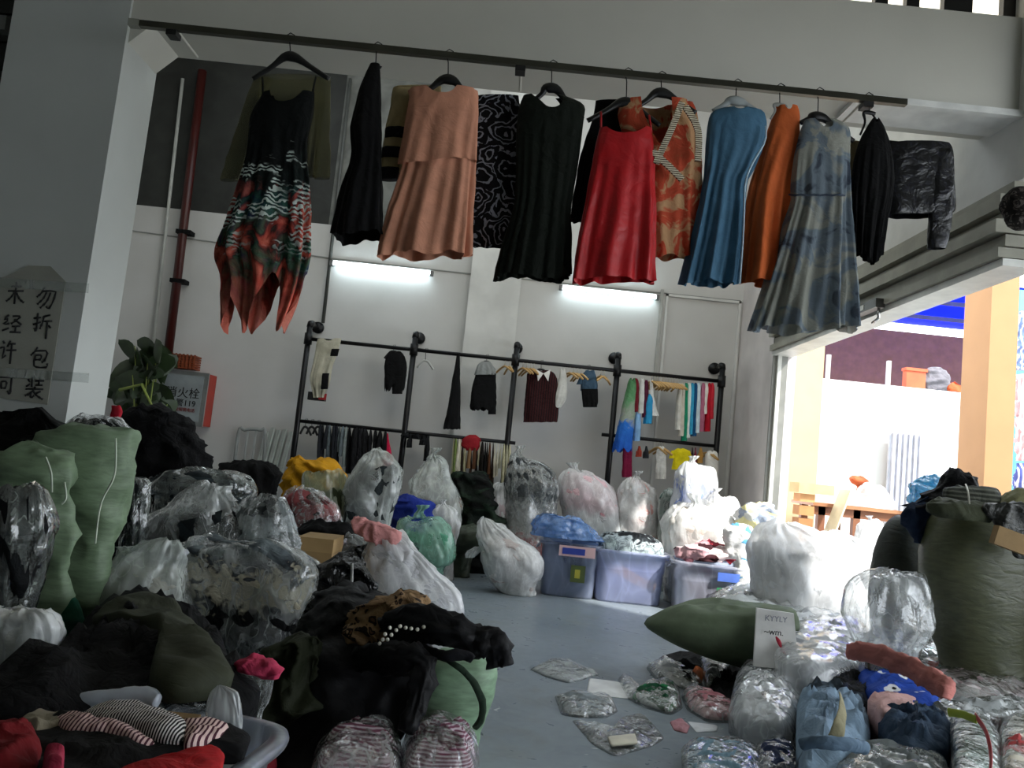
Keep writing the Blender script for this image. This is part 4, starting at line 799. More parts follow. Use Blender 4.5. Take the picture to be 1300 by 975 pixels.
# ---------------- left heap, back to front
heap([(585, 300, 325), (590, 288, 345), (600, 284, 350), (612, 286, 352)], 8.6, 'low black clothes heap before the white planks', BLACK, seed=1, amp=.06)
heap([(518, 155, 200), (523, 148, 225), (535, 145, 240), (560, 143, 252), (578, 142, 264), (600, 142, 266), (625, 140, 270)], 6.0, 'tall black heap of clothes under the plant beside the column', fab('08080a', fold=.9), seed=2, amp=.07, dr=.6)
heap([(522, 0, 30), (526, -5, 52), (540, -20, 70), (560, -25, 120), (580, -30, 130)], 4.15, 'black heap of clothes against the column at the left edge', fab('0a0b0b', fold=.9), seed=3, amp=.05, dr=.35)
bag([(527, 100, 122), (533, 88, 150), (545, 82, 165), (556, 84, 168), (570, 88, 166)], 3.95, 'crinkled clear bag on top of the green woven sack', fab('16181a'), CX, base=1.05, seed=2, amp=.02, f=12, fill=.3, dr=.5)
heap([(515, 142, 152), (522, 141, 156), (532, 140, 152), (540, 143, 150)], 4.3, 'red scrap of packaging behind the green woven sack', fab('a81c2c'), name='red_wrapper', base=1.24, dr=.6, amp=.01, cat='wrapper')
heap([(530, 146, 156), (540, 145, 162), (552, 147, 168)], 4.25, 'white scrap of packaging beside the red one on the sack', fab('dcdcdc'), name='white_wrapper', base=1.1, dr=.6, amp=.012, cat='wrapper')
heap([(546, 92, 160), (549, 66, 171), (556, 46, 174), (575, 38, 173), (600, 44, 170), (640, 52, 163), (690, 55, 150), (730, 48, 135), (775, 30, 118)], 3.75, 'tall olive green woven sack with white seam lines', GS, 'woven_sack', dr=.5, amp=.028, f=5, seed=4, cat='sack', kind='crumple')
o = heap([(560, 40, 62), (570, 10, 80), (585, -20, 92), (610, -25, 92), (640, 5, 88), (680, 25, 92), (720, 38, 88), (780, 30, 86)], 3.5, 'narrower green woven sack leaning against the tall one at the left', GS, 'woven_sack', dr=.5, amp=.03, f=6, seed=9, cat='sack', kind='crumple')
SEAM = plain('seam_white', 'b9c4b0', .6)
for ob, pl, dd_ in ((0, [(147, 556), (147, 590), (143, 610), (128, 640), (121, 690)], 3.36), (1, [(58, 580), (65, 600), (66, 625)], 3.26), (1, [(82, 612), (84, 632), (78, 640)], 3.25)):
    MB().tube(spline([at(x, y, dd_) for x, y in pl], 16), .004, 5).build('seam', SEAM, [q for q in bpy.data.objects if q.name.startswith('woven_sack')][ob], True)
bag([(620, 5, 40), (628, -15, 58), (660, -25, 66), (700, -25, 62), (740, -25, 52), (790, -25, 40)], 3.0, 'clear bag of black clothes at the left edge before the sacks', fab('0c0e10', fold=.9), CD, seed=5, fill=.05, amp=.03)
bag([(592, 215, 250), (598, 195, 290), (610, 188, 318), (625, 190, 324), (640, 195, 322)], 5.6, 'flat stack of dark clothes in clear bags under the black heap', fab('1a2022', 'stripez', '2e3638', s=.5), CD, seed=6, fill=.02, amp=.025, dr=.6)
bag([(610, 262, 275), (622, 240, 292), (640, 215, 306), (665, 175, 318), (700, 160, 325), (735, 158, 325)], 4.9, 'clear bag of black clothes with a gathered top, left of the silvery bag', fab('101517', 'striped', '1c2325', s=.3, fold=.9), CL, seed=7, fill=.33, amp=.05, dr=.6, tuft=[(617, 270, 292), (626, 266, 290), (636, 270, 300)])
bag([(630, 320, 352), (637, 306, 366), (655, 300, 376), (680, 300, 381), (705, 305, 384)], 4.85, 'shiny crinkled clear bag behind the large clear bag', fab('6f7474', 'cells', '9aa0a0', '3a3e40'), CX, seed=8, fill=.1, amp=.04, dr=.6)
bag([(683, 270, 300), (690, 240, 350), (702, 230, 385), (722, 229, 405), (745, 234, 402), (775, 246, 392), (805, 252, 384), (835, 258, 372)], 4.2, 'large clear bag showing folded grey, cream and black clothes', fab('1c1e20', 'vband', [(0, '0c0c0e'), (.42, '0e0e10'), (.47, 'b5ad98'), (.62, 'a9a28e'), (.66, '24262a'), (.8, '5c6468'), (1, '8a9496')], .86, fold=.9), CL, seed=10, fill=.05, amp=.045, dr=.6)
bag([(683, 205, 222), (692, 188, 226), (710, 150, 232), (730, 118, 235), (755, 98, 238), (785, 92, 240)], 3.9, 'milky white bag with handles between the green sack and the large clear bag', fab('a8a89e'), CM, seed=11, fill=.35, amp=.05, dr=.6, tuft=[(694, 152, 172), (702, 156, 174), (714, 160, 176)])
heap([(742, 72, 78), (752, 70, 86), (768, 66, 98), (790, 64, 100)], 3.5, 'small dark green packet beside the milky bag', fab('174a38'), name='green_packet', dr=.5, amp=.02, cat='packet')
bag([(773, 5, 40), (782, -12, 62), (800, -20, 76), (825, -20, 72), (850, -20, 45), (862, -20, 20)], 2.75, 'white plastic bag at the left edge below the black bags', fab('c9cbc6'), CW, seed=12, fill=.1, amp=.03, base=.30, dr=.6)
bag([(606, 160, 178), (616, 150, 188), (650, 148, 188), (690, 155, 182), (720, 155, 180)], 4.55, 'narrow shiny clear bag of dark cloth between the tall green sack and the gathered bag', fab('181d20', fold=.9), CD, seed=77, fill=.05, amp=.02)
# ---------------- middle-left
heap([(583, 380, 395), (588, 368, 418), (600, 362, 432), (615, 360, 436), (635, 358, 436)], 7.6, 'mustard yellow garment lying on the heap before the rack', fab('c08a14'), seed=13, name='yellow_jacket', amp=.07, cat='garment')
bag([(598, 390, 436), (604, 386, 440), (630, 386, 440), (660, 390, 442)], 7.0, 'greenish translucent bag below the yellow garment', fab('3f4630'), film('b9c2a0', .45, .5, 9, .3), seed=14, fill=.2, amp=.04)
bag([(572, 474, 482), (582, 462, 497), (592, 455, 508), (610, 442, 508), (640, 436, 502), (668, 434, 494), (685, 432, 490)], 6.9, 'tall clear bag of dark clothes wrapped with shiny tape', fab('2c3234', fold=.9), CM, seed=15, fill=.2, amp=.05, nr=48)
heap([(628, 502, 510), (632, 496, 520), (640, 494, 545), (655, 496, 548)], 7.9, 'royal blue garment between the clear bags before the rack', fab('1c2f86'), seed=16, amp=.05, name='blue_garment', cat='garment')
bag([(578, 545, 556), (590, 535, 566), (608, 522, 574), (625, 520, 584), (640, 524, 586), (660, 530, 585)], 8.5, 'clear bag with gathered neck in front of the lower rail', fab('6a6458', 'cells', '8a8478', '3a342c', '7a5044'), CM, seed=17, fill=.45, amp=.05)
heap([(600, 590, 600), (605, 580, 618), (620, 575, 626), (650, 578, 634), (690, 575, 636)], 8.9, 'dark green and black clothes heap left of the tall dark bag', fab('121a14', 'cells', '1c2a1e', '0c0e0c'), seed=18, amp=.08)
heap([(668, 572, 600), (673, 566, 618), (690, 566, 622), (706, 570, 600)], 8.4, 'olive sack lying on the floor behind the knotted white bag', woven('2c3526'), 'olive_sack', seed=19, amp=.04, cat='sack')
bag([(640, 556, 570), (648, 548, 580), (665, 546, 583), (690, 548, 580)], 8.1, 'pale pinkish bag behind the pale green bag', fab('a89c98'), CW, seed=20, fill=.3, amp=.03)
bag([(652, 525, 540), (660, 510, 560), (680, 502, 574), (700, 505, 579), (715, 515, 576), (721, 525, 565)], 7.6, 'pale green plastic bag standing on the floor', fab('7ea090', 'cells', '9ab8aa', '2a3a36', '4f8a70'), CG, seed=21, fill=.35, amp=.045)
bag([(618, 375, 392), (628, 362, 410), (645, 358, 428), (668, 366, 436), (690, 372, 438)], 6.2, 'clear bag with pinkish red clothes by the cardboard box', fab('5a2c2e', 'cells', '8c4a4c', '2a1c1a', '3a2a24'), CX, seed=22, fill=.1, amp=.04, dr=.6)
o = MB(); a = at(381, 706, 5.0); b = at(428, 684, 5.0)
o.box((a.x, 4.9, 0), (b.x, 5.2, b.z)); o = tag(o.build('cardboard_box', plain('cardboard', '8a6f48', .8)), 'brown cardboard box wedged in the heap under the pinkish bag', 'box')
MB().box((a.x-.002, 4.897, b.z-.08), (b.x+.002, 5.203, b.z+.003)).build('flap', plain('cardboard2', '9a7d52', .8), o)
heap([(662, 392, 430), (667, 384, 445), (680, 382, 452), (695, 430, 455), (710, 436, 455)], 5.5, 'black garment and grey card above the cardboard box', BLACK, base=.62, seed=23, amp=.03)
bag([(678, 440, 452), (690, 432, 470), (710, 430, 480), (730, 435, 490)], 5.4, 'clear crinkled bag behind the black jacket', fab('70706e'), CX, seed=24, fill=.2, amp=.03, dr=.6)
bag([(672, 476, 496), (682, 468, 512), (700, 464, 530), (725, 460, 556), (745, 458, 580), (765, 458, 592), (785, 465, 594), (803, 480, 588)], 5.2, 'large white plastic bag spilling onto the floor at mid left', fab('cfcfd2'), CWW, seed=25, fill=.1, amp=.05, dr=.5, f=6)
heap([(658, 448, 460), (664, 446, 480), (674, 452, 502), (684, 462, 506), (694, 480, 500)], 5.15, 'crumpled pink tissue wrapper on the white bag', fab('cf8f8c'), name='tissue_wrapper', base=.62, seed=26, amp=.03, dr=.5, f=10, cat='wrapper')
# ---------------- right group
bag([(658, 612, 618), (666, 606, 632), (680, 602, 652), (695, 606, 676), (712, 610, 688), (730, 616, 688), (742, 634, 680)], 7.7, 'knotted white bag alone on the grey floor', fab('c4bebb', 'cells', 'd9d6d4', 'b0a6a2'), CW, seed=27, fill=.35, amp=.04, tuft=[(694, 604, 612), (702, 592, 606), (708, 592, 600)])
bag([(612, 632, 640), (620, 624, 646), (635, 620, 648), (670, 622, 648)], 8.9, 'small pinkish white bag left of the tall dark bag', fab('c0b0b4'), CW, seed=28, fill=.2, amp=.03)
bag([(576, 652, 662), (584, 646, 684), (598, 641, 704), (625, 639, 708), (650, 638, 708), (672, 640, 706)], 8.9, 'tall clear bag of dark grey, white and red clothes before the third post', fab('3c4042', 'vband', [(0, '7a2028'), (.3, '8c2a30'), (.42, 'b9b9b8'), (.55, 'a8a8a8'), (.7, '4a4e50'), (1, '2c3032')], 1.2, fold=.9), CL, seed=29, fill=.06, amp=.05)
bag([(598, 722, 738), (606, 712, 762), (620, 708, 778), (645, 712, 786), (680, 716, 788)], 9.1, 'milky bag with a pink patch behind the blue tubs', fab('a8b0b2', 'vband', [(0, '9aa4a8'), (.55, 'b9c0c2'), (.75, 'c8c6c6'), (.82, 'c88a94'), (1, 'd8b8bc')], 1.0, fold=.9), CW, seed=30, fill=.12, amp=.05)
bag([(606, 800, 815), (614, 790, 825), (630, 783, 832), (655, 780, 835), (690, 782, 836)], 9.1, 'upright white and pink bag between the milky bag and the stacked white bags', fab('d5cfcf', 'cells', 'dfdcdc', 'cc9c98', 'c8c0bc'), CW, seed=31, fill=.05, amp=.04)
bag([(620, 843, 850), (628, 838, 862), (645, 836, 864), (670, 836, 862)], 8.9, 'small bag with dark teal patches beside the upright pink bag', fab('d0d2d0', 'cells', '3a5a54', 'c2c8c6', '1d2a2a'), CM, seed=32, fill=.05, amp=.02)
bag([(588, 870, 885), (594, 862, 900), (605, 856, 908), (625, 854, 910), (650, 850, 912)], 8.8, 'white bag with a blue patch, topmost of the right stack', fab('d9d5d2', 'vband', [(0, 'd2ccca'), (.5, 'b99a98'), (.62, 'd8d2ce'), (.78, '7d8fc4'), (.9, '8a9ad0'), (1, 'e2e2e2')], 1.3), CW, base=0, seed=33, fill=.08, amp=.04)
bag([(640, 868, 900), (650, 850, 925), (668, 842, 935), (690, 842, 938), (725, 845, 938)], 8.2, 'wide white bag of clothes beneath the topmost bag', fab('d8d2cb', 'cells', 'e2ded8', 'cbbfb4', 'dedcda'), CW, seed=34, fill=.15, amp=.05)
bag([(627, 900, 915), (634, 892, 932), (650, 890, 938), (690, 890, 938)], 8.6, 'bright white bag at the right side of the stack', fab('e6e6e6'), CWW, seed=35, fill=.15, amp=.04)
heap([(641, 950, 975), (646, 938, 985), (660, 934, 986), (685, 934, 986)], 8.0, 'pale yellow and white clothes heap before the side wall', fab('d8d8d0', 'cells', 'e6dfa8', 'dcdcdc', '9aa4b4'), seed=36, amp=.05, name='pale_clothes_heap')
heap([(668, 925, 940), (674, 918, 955), (700, 918, 960), (725, 920, 965)], 7.6, 'white heap with a light blue scrap left of the big white bag', fab('dcdcda', 'cells', 'e6e6e6', '5f9fc4', 'cfcfcb'), seed=37, amp=.04, name='pale_clothes_heap')
bag([(668, 985, 1000), (674, 970, 1020), (690, 958, 1052), (715, 955, 1080), (745, 956, 1098), (775, 960, 1100)], 6.5, 'very large white plastic bag lying in the sunlight', fab('dcdee0'), CWW, seed=38, fill=.3, amp=.06, f=4, dr=.5)
bag([(674, 1050, 1065), (682, 1030, 1085), (700, 1025, 1105), (730, 1030, 1110), (760, 1040, 1110)], 7.1, 'white plastic sack behind the very large white bag', fab('e4e4e4'), CWW, seed=39, fill=.2, amp=.05, dr=.5)
bag([(660, 1100, 1110), (668, 1090, 1120), (690, 1085, 1120), (720, 1085, 1118)], 7.6, 'white bundle left of the dark olive bales', fab('e2e0dc'), CWW, seed=40, fill=.2, amp=.03, dr=.5)
# bales at right
heap([(655, 1140, 1165), (665, 1130, 1185), (685, 1120, 1190), (715, 1112, 1190), (750, 1108, 1190), (800, 1108, 1190)], 5.5, 'dark olive bale at the left of the large olive bale', woven('1f241b'), 'woven_bale', dr=.7, seed=41, amp=.03, cat='bale', kind='sack')
o = heap([(646, 1200, 1285), (652, 1188, 1305), (670, 1180, 1320), (710, 1176, 1330), (760, 1178, 1330), (800, 1185, 1325), (840, 1195, 1320)], 4.9, 'large olive woven bale at the right edge', woven('4d5038', .38), 'woven_bale', dr=.7, seed=42, amp=.022, f=5, cat='bale', kind='sack')
zb_ = 1.27
heap([(606, 1170, 1185), (612, 1158, 1198), (625, 1154, 1198), (640, 1156, 1195)], 5.3, 'crumpled turquoise plastic behind the black cloth on the bales', film('3fb2e0', .85, .8, 14, .2), name='turquoise_wrapper', base=1.16, dr=.6, amp=.03, f=10, seed=43, cat='wrapper')
heap([(632, 1165, 1180), (640, 1152, 1190), (655, 1148, 1192), (672, 1152, 1192), (684, 1165, 1185)], 5.0, 'navy denim garment hanging over the dark bale', fab('1d2a40', name='navy_denim'), name='denim_garment', base=1.0, dr=.35, amp=.03, seed=44, cat='garment')
heap([(600, 1205, 1225), (604, 1198, 1238), (615, 1190, 1240), (628, 1172, 1236), (645, 1150, 1230)], 5.05, 'black knitted cloth, topmost on the olive bales', fab('0a0a0b', fold=.9), name='black_cloth', base=1.22, dr=.6, amp=.03, seed=45, cat='cloth')
o = heap([(616, 1215, 1235), (619, 1200, 1262), (628, 1195, 1270), (638, 1198, 1268), (646, 1208, 1258)], 4.75, 'grey rolled bundle tied with string on the large bale', fab('34362f', 'stripez', '5a5c52', s=1.0), name='tied_bundle', base=1.25, dr=.6, amp=.02, seed=46, cat='bundle')
MB().tube(spline([at(1226, 615, 4.7), at(1229, 625, 4.5), at(1231, 646, 4.48)], 8), .005, 5).build('string', plain('string', 'a8a698'), o, True)
heap([(634, 1185, 1210), (640, 1180, 1250), (650, 1182, 1262), (657, 1195, 1255)], 4.55, 'flat olive garment spread over the edge of the large bale', fab('3c4030'), name='olive_garment', base=1.18, dr=.6, amp=.015, seed=47, cat='garment')
heap([(624, 1280, 1300), (630, 1268, 1315), (645, 1262, 1320), (655, 1265, 1320)], 4.7, 'pale olive folded cloth at the right end of the bale', fab('6b6a4c'), name='folded_cloth', base=1.22, dr=.6, amp=.02, seed=48, cat='cloth')
heap([(640, 1255, 1300), (650, 1252, 1315), (668, 1262, 1320), (690, 1280, 1320), (700, 1292, 1320)], 4.45, 'dark glossy garment hanging over the right end of the bale', fab('1c1e1a', rough=.45, fold=.9), name='dark_garment', base=1.0, dr=.3, amp=.03, seed=49, cat='garment')
tag(MB().bar(at(1262, 678, 4.25), at(1304, 694, 4.25), .05, .10).build('cardboard_piece', plain('cardboard', '8a6f48', .8)), 'strip of brown cardboard sticking out over the bale', 'cardboard')
# workbench outside with its things
Yb = 9.4; tz = at(1075, 640, Yb).z; a = at(1022, 636, Yb); b = at(1140, 648, Yb)
o = empty('workbench', (a.x/2+b.x/2, Yb, 0), 'brown wooden trestle table in the yard outside the opening', 'table'); WD = plain('table_wood', '7a4a2c', .6); tz = (a.z+b.z)/2
MB().box((a.x, Yb-.25, tz-.04), (b.x, Yb+.45, tz)).build('table_top', plain('table_top_wood', '9c6a44', .5), o)
for xp in (1034, 1078, 1132): x = at(xp, 660, Yb).x; MB().box((x-.04, Yb-.2, 0), (x+.04, Yb-.12, tz-.04)).build('leg', WD, o); MB().box((x-.04, Yb+.32, 0), (x+.04, Yb+.4, tz-.04)).build('leg', WD, o)
MB().box((a.x, Yb-.2, tz-.14), (b.x, Yb-.17, tz-.04)).build('apron', WD, o)
p, q = at(1074, 622, Yb-.35), at(1034, 676, Yb-.5); q2 = p+(q-p)*(p.z/(p.z-q.z)); q2 = V((p.x-.45, p.y-.1, .01)); tag(MB().bar(p, q2, .2, .02).build('leaning_board', plain('board_cream', 'cfc9a8', .6)), 'cream board leaning against the workbench', 'board')
tag(heap([(616, 1100, 1110), (620, 1092, 1122), (632, 1088, 1130), (641, 1080, 1136)], Yb, 'x', fab('e8e4e4', 'cells', 'd8d0d0', 'e6e6ea'), name='white_parcel', base=tz+.001, amp=.02, dr=.8), 'white wrapped parcel lying on the workbench', 'parcel')
heap([(604, 1085, 1092), (608, 1080, 1100), (613, 1082, 1102), (618, 1088, 1100)], Yb+.1, 'red and tan scrap on top of the white parcel', fab('b8603c'), name='tan_scrap', base=tz+.13, amp=.01, cat='scrap')
for k, (x0, x1, y0, y1) in enumerate(((1014, 1032, 626, 638), (1013, 1031, 641, 655), (1012, 1029, 657, 671))):
    p, q = at(x0, y0, 8.9), at(x1, y1, 8.9)
    z1_ = p.z; z0_ = q.z if k < 2 else 0
    tag(MB().box((p.x, 8.85, z0_+(.0)), (q.x, 9.05, z1_)).build('wooden_block', plain('block_wood', ('b98a58', 'a87848', '96683c')[k], .7)), ('topmost', 'middle', 'lowest')[k]+' tan wooden block stacked just outside the jamb', 'block')
tag(MB().box(at(1014, 625, 8.8), at(1046, 616, 9.1)).build('beige_box', plain('beige_card', 'd6a878', .7)), 'flat beige box on top of the wooden blocks', 'box')
# ============================================================ plastic tubs
def tub(cx_, cy_, w_, d_, h_, rz, label, c='8fa0cc', milk=.45, zb=0., wall=.012):
    root = empty('storage_tub', (cx_, cy_, zb), label, 'tub'); mt = film(c, milk, .12, 3, .3)
    def ringp(s, z, r=.06):
        out = []
        for k in range(48):
            th = 2*pi*k/48; x, y = spow(cos(th), .35)*w_/2*s, spow(sin(th), .35)*d_/2*s
            out.append(V((cx_+x*cos(rz)-y*sin(rz), cy_+x*sin(rz)+y*cos(rz), zb+z)))
        return out
    prof = [(.5, .0), (.86, .0), (.89, .02), (.93, h_*.6), (.945, h_*.62), (.955, h_*.66), (.975, h_-.03), (1.06, h_-.03), (1.07, h_-.015), (1.06, h_), (.96, h_), (.935, h_*.66), (.90, h_*.55), (.86, .015), (.5, .012)]
    vs, fs = [], []
    for s, z in prof: vs += ringp(s, z)
    for i in range(len(prof)-1):
        for k in range(48): a = i*48+k; b = i*48+(k+1) % 48; fs.append((a, b, b+48, a+48))
    fs.append(tuple(range(48))[::-1]); o_ = (len(prof)-1)*48; fs.append(tuple(o_+k for k in range(48)))
    link('tub_body', vs, fs, mt, root)
    e1 = V((cos(rz), sin(rz), 0)); e2 = V((-sin(rz), cos(rz), 0)); c0 = V((cx_, cy_, zb+h_-.05))
    for s in (1, -1): 
        q = c0+e1*s*w_*.515; MB().tube(spline([q-e2*.09, q-e2*.06+e1*s*.03-V((0, 0, .03)), q+e2*.06+e1*s*.03-V((0, 0, .03)), q+e2*.09], 10), .01, 6).build('handle', mt, root, True)
    return root, e1, e2, V((cx_, cy_, zb))
def tubfill(c, w_, d_, h_, rz, z0, z1, mat, label, seed, name='folded_clothes', amp=.04):
    vs, fs = [], []; N = 48; nr_ = 20
    for i in range(nr_+1):
        t_ = i/nr_; 
        for k in range(N):
            th = 2*pi*k/N
            if t_ < .5: s = .80+.09*t_*2; z = z0+(h_-z0)*t_*2
            else: u = (t_-.5)*2; s = .90*cos(u*pi/2)**.6+.01; z = h_+(z1-h_)*sin(u*pi/2)
            x, y = spow(cos(th), .4)*w_/2*s, spow(sin(th), .4)*d_/2*s
            p = V((c.x+x*cos(rz)-y*sin(rz), c.y+x*sin(rz)+y*cos(rz), c.z+z))
            if t_ >= .5: p += V((0, 0, amp*ridge(p, 7, seed)))
            vs.append(p)
    for i in range(nr_):
        for k in range(N): a = i*N+k; b = i*N+(k+1) % N; fs.append((a, b, b+N, a+N))
    fs.append(tuple(range(N))[::-1]); fs.append(tuple(nr_*N+k for k in range(N)))
    return tag(link(name, vs, fs, mat), label, 'clothes')
# middle tub
f0, f1 = atz(762, 764, 0), atz(832, 765, 0); cxm = (f0.x+f1.x)/2-.02; ht_ = .5
RZ = 0.0
t2, e1, e2, c_ = tub(cxm, f0.y+.26, .72, .52, ht_, RZ, 'periwinkle blue tub nearest the camera of the three on the floor', 'c4cdf0', .42)
tubfill(c_, .72, .52, ht_, RZ, .02, ht_+.16, fab('8a93b8', 'vband', [(0, '7d8cb8'), (.3, '8f98bc'), (.45, '9aa4c4'), (.58, 'c9d0d4'), (.7, 'b0c0c0'), (.8, '6a7478'), (.86, 'c0ccd0'), (.93, '2c3236'), (1, '16181c')], .66, fold=.9), 'blue and pale printed clothes heaped in the nearest tub', 1)
pv = [c_+V((x, -.218-.03*z, z)) for x, z in ((-.2, .30), (-.1, .36), (.12, .26), (.26, .22), (.24, .14), (.05, .19), (-.12, .27))]
tag(MB().add(pv+[q-V((0, -.008, 0)) for q in pv], [(0, 1, 2, 3, 4, 5, 6), (13, 12, 11, 10, 9, 8, 7)]+[(i, i+7, (i+1) % 7+7, (i+1) % 7) for i in range(7)]).build('orange_cloth', fab('d89048')), 'pale orange cloth showing through the front of the nearest tub', 'cloth')
# left tub with blue plastic
c1_ = V((at(722, 720, 7.95).x, 7.98, 0))
t1, e1, e2, c1 = tub(c1_.x, c1_.y, .58, .48, .52, -.05, 'blue tub with product stickers left of the nearest tub', 'a8b4d0', .35)
tubfill(c1, .60, .5, .52, -.05, .02, .62, fab('6a7c9c', 'cells', '8c9cb8', 'b8c0cc', '54688c'), 'clothes packed inside the left tub', 2)
yy = c1.y-.255
MB().box((c1.x-.13, yy-.03, .40), (c1.x+.22, yy-.02, .50)).build('sticker', plain('pink_label', 'd9b4b4', .5), t1); MB().box((c1.x-.1, yy-.034, .42), (c1.x+.12, yy-.03, .48)).build('sticker', plain('blue_label', '2c3f9c', .5), t1)
MB().box((c1.x-.09, yy-.031, .425), (c1.x-.02, yy-.033, .475)).build('sticker', plain('white_label', 'd9dce2', .5), t1)
MB().box((c1.x+.0, yy-.02, .16), (c1.x+.14, yy-.012, .32)).build('sticker', plain('olive_label', '4c5a2c', .5), t1); MB().box((c1.x+.04, yy-.024, .2), (c1.x+.09, yy-.02, .28)).build('sticker', plain('yellow_label', 'a9a23c', .5), t1)
heap([(655, 685, 712), (660, 676, 735), (672, 674, 752), (684, 676, 762), (692, 690, 762)], c1.y-.12, 'crumpled sky blue plastic sheet over the left tub', film('6f9fdc', .8, .8, 14, .2), name='blue_plastic_sheet', base=.56, dr=.6, amp=.04, f=9, seed=50, cat='sheet')
# right tub
f0, f1 = atz(880, 768, 0), atz(932, 772, 0); c3_ = V((at(900, 730, 7.7).x, 7.75, 0))
t3, e1, e2, c3 = tub(c3_.x, c3_.y, .70, .5, .48, -.12, 'pale tub with blue and green labels right of the nearest tub', 'dcdfee', .4)
tubfill(c3, .70, .5, .48, -.12, .02, .56, fab('b8a8b4', 'cells', 'd8d4dc', '8c5a64', '9aa4b8'), 'clothes packed inside the right tub', 3)
yy = c3.y-.27
MB().box((c3.x+.02, yy-.02, .34), (c3.x+.26, yy-.012, .42)).build('sticker', plain('sky_label', '4a6cc0', .5), t3)
MB().box((c3.x+.02, yy-.02, .12), (c3.x+.20, yy-.01, .28)).build('sticker', plain('green_label', '2c7c4c', .5), t3); MB().box((c3.x+.11, yy-.024, .16), (c3.x+.18, yy-.02, .25)).build('sticker', plain('yellow_label2', 'd6c84c', .5), t3)
heap([(690, 870, 900), (696, 858, 938), (705, 856, 950), (713, 862, 946)], c3.y-.05, 'deep red and pink clothes heaped on the right tub', fab('8c2836', 'cells', 'c49aa0', '3a1a20', 'd8c4c4'), base=.5, dr=.5, amp=.05, f=8, seed=51, name='red_clothes')
# ============================================================ foreground clutter
def packet(poly, z, H, label, inner, fm=None, name='plastic_packet', cat='packet', seed=0, amp=.018, f=12, zb=0., cen=None, isc=.86, tilt=None, iH=.8, nr=16, M=72):
    o = mound(name, poly, z, H, fm or CX, zb=zb, amp=amp, f=f, seed=seed, cen=cen, tilt=tilt, nr=nr, M=M, kind='facet'); tag(o, label, cat)
    if inner is not None:
        cx2 = sum(p[0] for p in poly)/len(poly); cy2 = sum(p[1] for p in poly)/len(poly)
        mound('wrapped_garment', [(cx2+(x-cx2)*isc, cy2+(y-cy2)*isc) for x, y in poly], z, H*iH, inner, o, zb=zb+.004, amp=amp*.8, f=f*.7, seed=seed+1, nr=12, M=48, tilt=tilt)
    return o
def spread(poly, z, H, label, mat, name='garment', cat='garment', seed=0, amp=.02, f=9, zb=0., **k):
    return tag(mound(name, poly, z, H, mat, zb=zb, amp=amp, f=f, seed=seed, **k), label, cat)
def limb(pts, r, mat, name, label=None, cat=None, parent=None, seed=0, amp=.01, n=28, seg=48, fl=.7):
    P_ = spline([at(*p) for p in pts], n); rs = [r[0]+(r[-1]-r[0])*i/(n-1) for i in range(n)] if len(r) == 2 else [np.interp(i/(n-1)*(len(r)-1), range(len(r)), r) for i in range(n)]
    m = MB().tube(P_, [float(x) for x in rs], seg, fl); vs = []
    for i, v in enumerate(m.v):
        c = P_[min(i//seg, n-1)]; d = (v-c); vs.append(v+(d.normalized() if d.length > 1e-6 else V())*amp*(ridge(v, 9, seed)+.8*ridge(V((v.x*2, v.y, v.z)), 16, seed)))
    o = link(name, vs, m.f, mat, parent)
    return tag(o, label, cat) if label else o
# ---------------- left foreground
spread([(-30, 866), (40, 860), (84, 828), (112, 785), (150, 764), (200, 758), (262, 790), (300, 850), (340, 872), (330, 885), (250, 878), (150, 885), (60, 905), (-30, 915)], .42, .07, 'wide heap of black clothes between the milky bag and the near tub', fab('08080a', fold=.8), name='clothes_heap', cat='clothes', seed=1, amp=.06, f=4)
spread([(112, 785), (140, 765), (175, 757), (215, 770), (255, 802), (280, 835), (305, 862), (262, 866), (225, 872), (200, 868), (188, 850), (208, 822), (186, 802), (150, 793)], .50, .05, 'dark olive jacket spread over the black heap', fab('35382a', fold=.4, crs=4, rough=.7), name='olive_jacket', zb=.44, seed=2, amp=.028, f=4, cat='jacket')
heap([(808, 385, 405), (822, 355, 412), (850, 330, 410), (900, 322, 400), (950, 328, 392), (990, 335, 390)], 3.3, 'dark olive bag between the pink-tied packet and the black coat', fab('2b2f20', rough=.7), name='olive_bag', seed=3, amp=.08, cat='bag', dr=.5, base=0)
bag([(840, 303, 350), (850, 306, 352), (868, 316, 348), (890, 320, 342), (912, 316, 334)], 2.75, 'clear packet with a pink ribbon top beside the near tub', None, CX, seed=4, amp=.015, f=14, base=.0, dr=.4, name='plastic_packet', cat='packet', nr=24)
heap([(833, 314, 330), (838, 303, 344), (846, 300, 350), (852, 306, 353), (862, 332, 352)], 2.72, 'crumpled pink ribbon on the clear packet', fab('b83a58'), name='pink_ribbon', base=None, amp=.02, f=12, dr=.4, seed=5, cat='ribbon', nr=20)
# near tub and what lies in it
nt, e1, e2, cn = tub(-1.03, 2.2, .88, .66, .40, radians(-10), 'near clear tub at the bottom left with striped and red clothes in it', 'c6d0e0', .35)
tubfill(cn, .88, .66, .28, radians(-10), .02, .30, fab('9a9a9c', 'cells', '2a2a2e', 'a8201e', 'c9c9cc'), 'mixed clothes filling the near tub', 9, amp=.02)
spread([(40, 912), (90, 905), (140, 918), (200, 938), (262, 930), (300, 922), (320, 932), (316, 950), (296, 946), (250, 952), (200, 962), (150, 978), (90, 1000), (10, 1000), (0, 960)], .44, .03, 'black garment with a strap lying over the near tub', fab('0a0a0b'), name='black_garment', seed=6, amp=.012, zb=.395)
spread([(102, 905), (130, 895), (172, 896), (215, 908), (240, 922), (232, 942), (200, 940), (160, 925), (118, 916)], .465, .03, 'black cloth with fine white stripes in the near tub', fab('131214', 'stripex', 'd0ccc8', s=3.2), name='striped_cloth', zb=.44, seed=7, amp=.006, cat='cloth')
